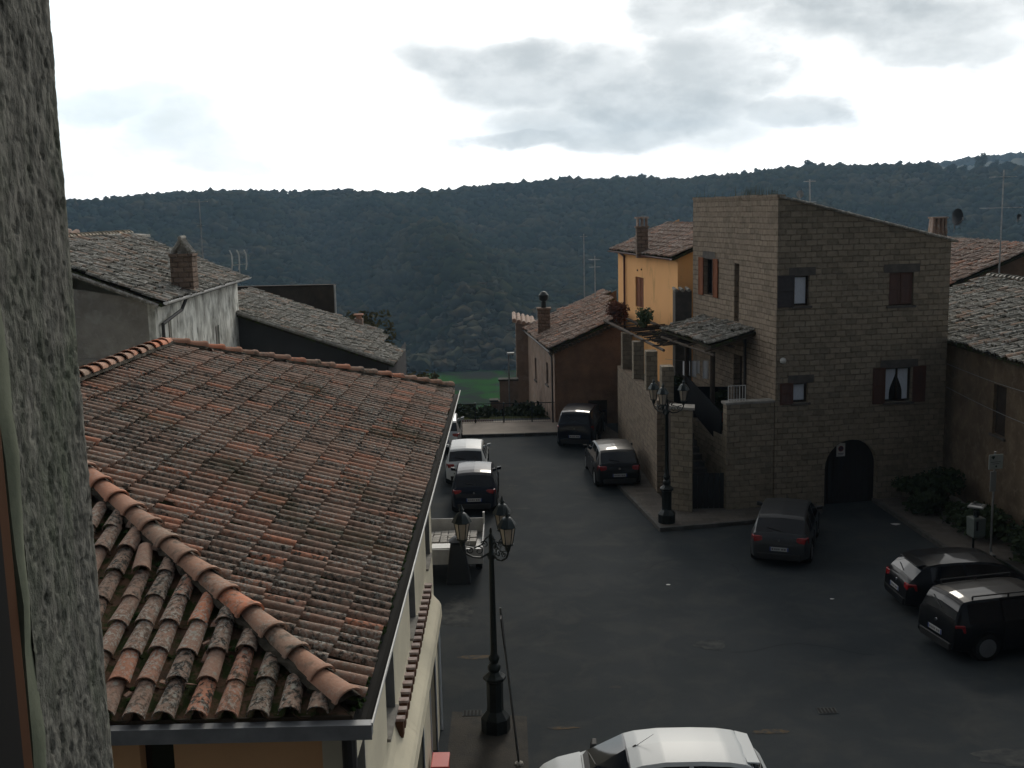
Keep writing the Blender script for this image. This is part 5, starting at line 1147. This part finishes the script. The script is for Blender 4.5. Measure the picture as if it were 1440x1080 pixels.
        def lamp(name,pts,m): mb=MB(); mb.hexa(pts); return mb.build(name,m,t,bevel=.02)
        if lights!='tall':
            tl=lamp('tail_light',[(-h+.02,sd*(wat(-h)-.26),z0),(-h+.02-.0,sd*(wat(-h)-.02),z0),(xb,sd*(wat(xb)+.006),z0+.05),(xb,sd*(wat(xb)-.08),z0+.05),(-h+.05,sd*(wat(-h)-.24),z1),(-h+.04,sd*(wat(-h+.04)+.0),z1),(xb-.02,sd*(wat(xb)*.985+.006),z1),(xb-.02,sd*(wat(xb)-.1),z1)],mat('tail_red',(.30,.012,.016),.25,(.17,.008,.01),14))
        else:
            tl=lamp('tail_light',[(-h+.02,sd*(hw*.66),z0),(-h+.03,sd*(hw*.87),z0),(-h+.30,sd*(hw*.965),z0),(-h+.30,sd*(hw*.8),z0),(-h+.33,sd*(hw*.64),z1),(-h+.34,sd*(hw*.79),z1),(-h+.46,sd*(hw*.83),z1),(-h+.46,sd*(hw*.7),z1)],mat('tail_red',(.30,.012,.016),.25,(.17,.008,.01),14))
        hl=lamp('headlight',[(h-.30,sd*(wat(h-.3)+.004),.60),(h-.04,sd*(wat(h-.04)-.02),.56),(h-.02,sd*(wat(h)-.28),.56),(h-.2,sd*(wat(h)-.28),.60),(h-.34,sd*(wat(h-.34)-.0),.76*hs),(h-.16,sd*(wat(h-.16)-.03),.70*hs),(h-.12,sd*(wat(h)-.26),.70*hs),(h-.3,sd*(wat(h)-.26),.76*hs)],mat('lamp_clear',(.5,.5,.5),.1,spec=.8))
    # bumper lines, plates, badge, wiper
    for sx in (-1,1):
        mb=MB(); xx=sx*h; mb.hexa([(xx-sx*.03,-hw*.72,.24),(xx+sx*.025,-hw*.66,.24),(xx+sx*.025,hw*.66,.24),(xx-sx*.03,hw*.72,.24),(xx-sx*.03,-hw*.74,.42),(xx+sx*.03,-hw*.68,.42),(xx+sx*.03,hw*.68,.42),(xx-sx*.03,hw*.74,.42)]); mb.build('bumper',blk if kind!='three' else paint,t,bevel=.02)
        mb=MB(); px0=xx+sx*(.034 if sx>0 else .006); zp=.50 if sx<0 else .36; mb.box(min(px0,px0+sx*.012),max(px0,px0+sx*.012),-.26,.26,zp,zp+.11); pl=mb.build('number_plate',mat('plate_white',(.42,.43,.43),.5),t)
        mb=MB(); px1=px0+sx*.013
        for k,(a,b) in enumerate(((-.19,-.13),(-.115,-.06),(-.02,.02),(.035,.075),(.09,.13),(.155,.205))): mb.box(min(px1,px1+sx*.002),max(px1,px1+sx*.002),a,b,zp+.03,zp+.08)
        o=mb.build('plate_marks',mat('plate_ink',(.12,.12,.13),.6),t); o.parent=pl
        mb=MB(); 
        for (a,b) in ((-.26,-.225),(.225,.26)): mb.box(min(px1,px1+sx*.002),max(px1,px1+sx*.002),a,b,zp,zp+.11)
        o=mb.build('plate_band',mat('plate_blue',(.03,.06,.25),.5),t); o.parent=pl
    zb_=.80*hs; xb_=float(np.interp(zb_,[K[0][1],K[1][1],K[2][1],K[3][1]],[K[0][0],K[1][0],K[2][0],K[3][0]]))
    mb=MB(); mb.lathe([(.045,-.012),(.04,.012)],(0,0,0),14,'y'); o=mb.build('badge',chrome,t,smooth=False); o.rotation_euler=(0,0,R(90)); o.location=(xb_-.008,0,zb_)
    mb=MB(); zr0=float(np.interp(rw[0]+.03,kx,kz)); mb.tube((rw[0]+.02,-.05,zr0+.02),(rw[0]+.10,.36,float(np.interp(rw[0]+.10,kx,kz))+.022),.009,None,5); mb.build('wiper',blk,t)
    mb=MB(); 
    for y0_,y1_ in ((-.55,-.05),(.05,.55)): mb.tube((ws[1]-.02,y0_,float(np.interp(ws[1]-.02,kx,kz))+.02),(ws[1]-.10,y1_,float(np.interp(ws[1]-.10,kx,kz))+.022),.009,None,5)
    mb.build('wiper',blk,t)
    mb=MB(); xa=ws[0]-.12; za=float(np.interp(xa,kx,kz)); mb.tube((xa,0,za),(xa-.32,0,za+.22),.006,.003,5); mb.tube((xa+.02,0,za),(xa-.03,0,za+.035),.02,.012,6); mb.build('roof_aerial',blk,t)
    xl=rw[1]; zl=float(np.interp(xl,kx,kz))
    for nm_,xc,ww in (('cowl',ws[1]+.035,.045),('tailgate_gap',rw[1]+.03,.006),('bonnet_gap',ws[1]+.11,.004)):
        mb=MB(); i_=min(range(n),key=lambda q:abs(xs[q]-xc)); wr_=rings[i_][7][0]; za_=float(np.interp(xc-ww,kx,kz)); zb2=float(np.interp(xc+ww,kx,kz)); z_=lambda y,b:b+.016-.030*(abs(y)/max(wr_,.1))**1.6
        ys=[-wr_,-wr_*.6,0,wr_*.6,wr_]
        for ya,yb in zip(ys[:-1],ys[1:]): mb.face([(xc-ww,ya,z_(ya,za_)),(xc+ww,ya,z_(ya,zb2)),(xc+ww,yb,z_(yb,zb2)),(xc-ww,yb,z_(yb,za_))])
        mb.build(nm_,blk,t)
    if kind=='three' or lights=='tall':
        mb=MB(); mb.hexa([(xl-.10,-hw*.62,zl-.0),(xl+.1,-hw*.66,zl+.045),(xl+.1,hw*.66,zl+.045),(xl-.10,hw*.62,zl-.0),(xl-.12,-hw*.60,zl+.03),(xl+.1,-hw*.66,zl+.07),(xl+.1,hw*.66,zl+.07),(xl-.12,hw*.60,zl+.03)]); mb.build('spoiler',paint,t,bevel=.01)
    if rails:
        for sd in (1,-1):
            mb=MB(); y=sd*hw*.70; x0_,x1_=-h+.5*s,-h+2.3*s; mb.tube((x0_,y,H+.05),(x1_,y,H+.05),.018,None,6)
            for x in (x0_,(x0_+x1_)/2,x1_): mb.tube((x,y,H-.03),(x,y,H+.05),.022,None,6)
            mb.build('roof_rail',blk,t)
    return t
def paint(name,c,rough=.35,metal=.0,coat=.35): return mat('paint_'+name,c,rough,metal=metal,coat=coat,spec=.08)
P_white=mat('paint_white',(.54,.57,.58),.42,spec=.3); P_black=paint('black',(.006,.0065,.008)); P_navy=paint('navy',(.010,.013,.022)); P_grey=paint('grey',(.045,.048,.052),.4,.4); P_dgrey=paint('dark_grey',(.022,.024,.028),.4,.3)
car((2.2,17.2),180,'white hatchback at the bottom edge with a bright roof and red tail light','car',P_white,L=4.0,W=1.68,H=1.47,kind='three',lights='tall')
car((8.2,32.25),90-19.5,'dark grey hatchback parked in front of the tower left of the garage arch','car',P_grey,L=4.15,W=1.76,H=1.47)
car((11.75,27.2),3,'black hatchback parked nose to the right, just behind the black estate car','car',P_black,L=4.1,W=1.72,H=1.34,kind='three')
car((11.65,24.6),12,'black boxy estate car with roof rails cut by the right edge','car',P_black,L=4.15,W=1.72,H=1.42,kind='estate',rails=True,rim='multi')
car((3.78,41.6),93,'black hatchback with large red tail lights parked beside the terrace wall','car',P_black,L=4.2,W=1.74,H=1.46)
car((3.1,48.75),78,'dark blue tall people carrier parked farthest up the street before the brown house','car',P_navy,L=4.3,W=1.76,H=1.63,kind='estate')
car((-1.38,38.3),90,'dark navy small hatchback parked directly in front of the trailer','car',P_navy,L=3.65,W=1.62,H=1.45,kind='hatch')
car((-1.82,42.4),90,'white hatchback parked between the navy hatchback and the silver car','car',P_white,L=3.8,W=1.62,H=1.42)
car((-3.1,48.2),92,'silver car farthest along the left kerb, mostly hidden by the tiled roof','car',paint('silver',(.42,.43,.44),.35,.5),L=3.9,W=1.64,H=1.42)

# ------------------------------------------------------------ woods
def ico(sub):
    import bmesh
    bm=bmesh.new(); bmesh.ops.create_icosphere(bm,subdivisions=sub,radius=1); v=np.array([q.co[:] for q in bm.verts]); f=np.array([[w.index for w in q.verts] for q in bm.faces]); bm.free(); return v,f
def mass(name,P,Rd,sub,m,lab=None,squash=.95,seed=3,kind='stuff',jit=.19):
    v,f=ico(sub); r=np.random.default_rng(seed); n=len(P); nv=len(v)
    ang=r.random(n)*6.28; c,s=np.cos(ang)[:,None],np.sin(ang)[:,None]
    X=v[None,:,0]*c-v[None,:,1]*s; Y=v[None,:,0]*s+v[None,:,1]*c; Z=np.repeat(v[None,:,2],n,0)
    d=1+ r.normal(0,jit,(n,nv)); sx=r.uniform(.8,1.25,(n,1)); sz=r.uniform(.75,1.2,(n,1))
    X=X*d*Rd[:,None]*sx; Y=Y*d*Rd[:,None]; Z=Z*d*Rd[:,None]*squash*sz*.8
    V=np.stack([X+P[:,0:1],Y+P[:,1:2],Z+P[:,2:3]],-1).reshape(-1,3); F=(f[None]+(np.arange(n)*nv)[:,None,None]).reshape(-1,3)
    me=bpy.data.meshes.new(name); me.vertices.add(len(V)); me.vertices.foreach_set('co',V.ravel()); me.loops.add(len(F)*3); me.loops.foreach_set('vertex_index',F.ravel().astype(np.int32))
    me.polygons.add(len(F)); me.polygons.foreach_set('loop_start',np.arange(0,len(F)*3,3,dtype=np.int32)); 
    t1=np.repeat(r.random(n),len(f)); me.update(calc_edges=True)
    a=me.attributes.new('tone','FLOAT','FACE'); a.data.foreach_set('value',t1.astype(np.float32)); a=me.attributes.new('tone2','FLOAT','FACE'); a.data.foreach_set('value',np.repeat((r.random(n)),len(f)).astype(np.float32))
    me.polygons.foreach_set('use_smooth',[True]*len(F)); me.materials.append(m); o=bpy.data.objects.new(name,me); COL.objects.link(o); o['kind']=kind
    if lab: o['label']=lab
    return o
M_for=mat('forest_crowns',(.040,.043,.019),.95,(.014,.021,.011),.007,(.38,.62),6,tone=.6,tonemix=(.012,.019,.010),alt2=(.085,.070,.040),scale2=.016,con2=(.50,.72),spec=0)
def woods():
    r=np.random.default_rng(11); pts=[]
    Ys=500.
    while Ys<1330:
        sp=4.7+ (Ys-500)*.0034; xm=.60*Ys; xs=np.arange(-xm,xm,sp); P=np.stack([xs+r.uniform(-.5,.5,len(xs))*sp,Ys+r.uniform(-.5,.5,len(xs))*sp],1); pts.append(P); Ys+=sp*.95
    P=np.concatenate(pts); u=P[:,0]/P[:,1]; P=P[P[:,1]<ridgeD(u)+14]; 
    keep=~((P[:,0]>-70)&(P[:,0]<35)&(P[:,1]<506)); P=P[keep]
    # a bare field and track high on the right
    u=P[:,0]/P[:,1]; D=ridgeD(u); fld=(u>.385)&(u<.47)&(P[:,1]>D-75)&(P[:,1]<D-8); P=P[~(fld&(r.random(len(P))<.93))]
    Z=terrain(P[:,0],P[:,1]); n=len(P); Rd=(1.8+3.6*r.random(n)**1.6)*(1+.25*vnoise(np.stack([P[:,0]/60,P[:,1]/60,P[:,0]*0],1)))
    u_=P[:,0]/P[:,1]; Rd=np.where((u_<-.12)&(P[:,1]>ridgeD(u_)-120),Rd*.55,Rd); Q=np.stack([P[:,0],P[:,1],Z+Rd*.45+r.uniform(0,1.8,n)],1); near=P[:,1]<600+r.normal(0,28,len(P))
    M_scr=mat('scrub_crowns',(.066,.062,.042),.95,(.045,.047,.030),.012,(.38,.62),6,tone=.8,tonemix=(.030,.036,.022),alt2=(.11,.095,.07),scale2=.02,con2=(.50,.72),spec=0)
    mass('wood',Q[near],Rd[near]*.72,2,M_scr,'mixed autumn woodland covering the foot of the far hillside',seed=5,jit=.38); mass('wood',Q[~near],Rd[~near],1,M_for,'dark mixed woodland covering the far hillside up to the ridge',seed=6,jit=.24)
    # nearer slopes either side of the meadow
    m=6000; X=r.uniform(-190,190,m); Y=r.uniform(95,515,m); ok=(np.abs(X)<.5*Y+10)&~((X>-66)&(X<34)&(Y>335)&(Y<507)); 
    ok&=~((X/Y>-.10)&(X/Y<.03)&(Y>300)&(Y<507)&(X>-66)); X,Y=X[ok],Y[ok]; Rd=r.uniform(2.0,4.2,len(X)); Z=terrain(X,Y)
    # keep the sight line from the square over the meadow open
    ok=~((X/Y>-.12)&(X/Y<.06)&((Z+Rd*1.4)>(HC-.176*Y)))
    X,Y,Z,Rd=X[ok],Y[ok],Z[ok],Rd[ok]
    mass('wood',np.stack([X,Y,Z+Rd*.5],1),Rd,2,M_for,'dark trees on the near valley slopes around the green meadow',seed=8,jit=.38)
woods()
def leafy_mass(name,spots,m,lab,size=.16,n=500):
    mb=MB(); 
    for k,(x,y,z,rx,ry,rz) in enumerate(spots): foliage(mb,(x,y,z),(rx,ry,rz),n,size,100+k)
    o=mb.build(name,m); o['kind']='stuff'; o['label']=lab
sp=[]; rr=random.Random(5)
for k in range(60):
    x=rr.uniform(-7,1.9); y=rr.uniform(55,58.5); sp.append((x,y,-.35-.18*(y-55)+rr.uniform(-.25,.1),1.0,1.0,.8))
leafy_mass('undergrowth',sp,M_dgrn,'tangled dark undergrowth on the bank just beyond the railing',n=420)
# trees that stand apart
def tree(x,y,z,h,cr,m,label,group=None,seed=1,n=900,leaf=.22,cat='tree',proto=None):
    t=empty('tree',(x,y,z),label,cat,0,group); rr=random.Random(seed); mb=MB(); mb.tube((0,0,-1),(.05*h,0,h*.55),.03*h,.016*h,8)
    for k in range(6): a=k*1.05+rr.random(); b=h*(.3+.06*k); mb.tube((.03*h,0,b),(cr*.7*math.cos(a),cr*.7*math.sin(a),b+h*.28),.012*h,.005*h,5)
    mb.build('trunk',M_bark,t); mb=MB(); foliage(mb,(0,0,h*.66),(cr,cr,h*.36),n,leaf,seed); mb.build('crown',m,t); return t
tree(-7.3,55.5,-.2,5.3,1.7,M_olive,'olive brown tree rising between the low grey house and the valley',seed=21,n=2200,leaf=.13)
tree(-5.3,57.5,-1.6,3.3,1.5,M_olive,'low olive bush-like tree just right of the low grey roof',seed=22,n=2000,leaf=.13)
tree(-9.6,66,-4,6.0,2.0,M_dgrn,'dark tree top showing over the low grey roof near its red chimney',seed=23,n=1600,leaf=.14)
# skyline trees on the far ridge
rp=random.Random(9); first=None
pxs=[744,757,866,884,905,940,1046,1066,1082,1108,1122,1140,1152,1163,1180,1206,1228,1240,1262,1298,1305,1338,1352,1378,1396,1410,1425,1432]
for k,pxx in enumerate(pxs):
    d=ray(pxx,255); u=d.x/d.y; D=float(ridgeD(np.array(u)))+2; X,Y=u*D,D; z=float(terrain(np.array(X),np.array(Y)))
    sc=rp.uniform(.6,1.15)*(1.3 if pxx in (1082,1140,1305,1378,1410) else 1)
    if first is None: first=tree(X,Y,z,11,4.2,M_dgrn,'dark rounded tree standing against the sky on the far ridge',group='trees on the ridge skyline',seed=31,n=700,leaf=1.0); c=first
    else: c=copy_tree(first); c.location=(X,Y,z)
    c.scale=(sc,sc,sc*rp.uniform(.85,1.2)); c.rotation_euler=(0,0,rp.uniform(0,6))
# paler far ridge at right with a field
def far_ridge():
    us=np.linspace(.30,.75,60); Ys=np.linspace(1750,2300,8); mb=MB(); vs=[]
    vr=np.interp(us,[.30,.38,.42,.46,.50,.75],[(lambda p:ray(*p).z/ray(*p).y)(q) for q in ((1180,262),(1300,236),(1352,229),(1400,222),(1440,219),(1800,210))])
    for j,Y in enumerate(Ys):
        for i,u in enumerate(us): zt=HC+vr[i]*2000; vs.append((u*Y,Y,zt*sstep(min(1,(Y-1700)/300)) -40*(1-sstep(min(1,(Y-1700)/300)))))
    n=len(us); mb.mesh(vs,[(j*n+i,j*n+i+1,(j+1)*n+i+1,(j+1)*n+i) for j in range(7) for i in range(n-1)]); o=mb.build('far_hill',mat('far_hill_ground',(.09,.085,.045),.95,(.05,.06,.03),.006),None,smooth=True); tag(o,kind='structure')
    r=np.random.default_rng(3); u=r.uniform(.36,.62,420); Y=r.uniform(1900,2050,420); z=HC+np.interp(u,us,vr)*2000; Rd=r.uniform(3.5,9,420); mass('wood',np.stack([u*Y,Y,z+2],1),Rd,1,M_for,'pale hazy trees along the farthest ridge at the right',seed=10)
far_ridge()

# ------------------------------------------------------------ window reveal we look out of
def jamb():
    t=empty('window_surround',(-.35,.65,9.6),'rough grey stone window surround filling the left edge','window surround')
    og=Vector((-.35,.65,9.6))
    # plan outline, from the outer face edge inwards
    edge=np.array([(-.50,.775),(-.310,.748),(-.2860,.722),(-.2768,.700),(-.2772,.685),(-.2780,.66),(-.2790,.64),(-.2795,.6065)])
    seg=np.linalg.norm(np.diff(edge,axis=0),axis=1); cum=np.concatenate([[0],np.cumsum(seg)]); ss=np.concatenate([np.linspace(0,cum[1]-.02,6),np.linspace(cum[1]-.015,cum[-1],110)])
    X=np.interp(ss,cum,edge[:,0]); Y=np.interp(ss,cum,edge[:,1]); zs=np.linspace(9.75,10.75,900)
    # outward normals in plan
    tx=np.gradient(X); ty=np.gradient(Y); l=np.hypot(tx,ty); nx,ny=-ty/l,tx/l
    Zg,_=np.meshgrid(zs,ss,indexing='ij'); P=np.stack([np.repeat(X[None],len(zs),0).ravel()*1,np.repeat(Y[None],len(zs),0).ravel(),Zg.ravel()],1)
    q=P*np.array([1,1,.62]); h=fbm(q*260,4)*.0011+fbm(q*22+5,3)*.0009; pit=np.clip(fbm(q*230+31,4)-.20,0,1)*.006; h=h-pit
    n2=np.stack([np.tile(nx,len(zs)),np.tile(ny,len(zs)),np.zeros(len(P))],1)
    sg=1 if (nx[40]>0) else -1
    P=P+n2*sg*h[:,None]
    n=len(ss); m=len(zs); i=np.arange(n*m).reshape(m,n); F=np.stack([i[:-1,:-1],i[:-1,1:],i[1:,1:],i[1:,:-1]],-1).reshape(-1,4)
    me=bpy.data.meshes.new('stone_jamb'); me.from_pydata((P-np.array(og)).tolist(),[],F.tolist()); me.polygons.foreach_set('use_smooth',[True]*len(F))
    me.materials.append(mat('jamb_stone',(.25,.245,.215),.95,(.10,.10,.088),150,(.36,.60),8,bump=1,bscale=300,bdist=.003,alt2=(.12,.14,.10),scale2=12,con2=(.48,.7),stretch=(1,1,.4)))
    o=bpy.data.objects.new('stone_jamb',me); COL.objects.link(o); o.parent=t
    mb=MB(); prof=[(-.2805,.609),(-.2787,.604),(-.2782,.598),(-.2790,.593),(-.40,.593),(-.40,.609)]
    zz=np.linspace(9.0,11.2,80); k=len(prof); vs=[]
    for z in zz:
        for j,(a,b) in enumerate(prof): vs.append((a+(.0012*math.sin(z*31+j)+.0008*math.sin(z*83)),b,z))
    mb.mesh(vs,[(i*k+j,i*k+j+1,(i+1)*k+j+1,(i+1)*k+j) for i in range(79) for j in range(k-1)]); add(mb,'plaster_edge',mat('green_plaster',(.17,.185,.135),.9,(.11,.125,.09),25,bump=.3,bscale=120,bdist=.002),t,og,smooth=True)
    mb=MB(); mb.box(-.40,-.2765,.530,.574,9.6,10.9); add(mb,'sash',M_dark,t,og); mb=MB(); mb.box(-.40,-.2788,.5745,.591,9.6,10.9); add(mb,'wooden_frame',mat('frame_wood',(.11,.048,.02),.8,(.07,.03,.014),14,stretch=(1,1,.1)),t,og,bevel=.002)
jamb()
def own_wall():
    # the front wall of the house we look out of, with its window opening
    t=bpy.data.objects['window_surround']; og=Vector((-.35,.65,9.6)); mb=MB()
    for a,b,c,d in ((-11,-.42,0,14.5),(.95,11,0,14.5),(-.42,.95,0,9.62),(-.42,.95,11.0,14.5)): mb.box(a,b,.30,.742,c,d)
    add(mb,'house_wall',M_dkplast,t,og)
own_wall()
# ------------------------------------------------------------ haze
mb=MB(); mb.box(-3300,3300,-310,3500,-120,260); hz=mb.build('haze',mat('haze_mat',(1,1,1))); tag(hz,kind='stuff')
m=hz.data.materials[0]; nt=m.node_tree; nt.nodes.clear(); pv=nt.nodes.new('ShaderNodeVolumePrincipled'); pv.inputs['Color'].default_value=(.45,.70,.95,1); pv.inputs['Density'].default_value=.00015; pv.inputs['Anisotropy'].default_value=.2
ou=nt.nodes.new('ShaderNodeOutputMaterial'); nt.links.new(pv.outputs[0],ou.inputs['Volume'])
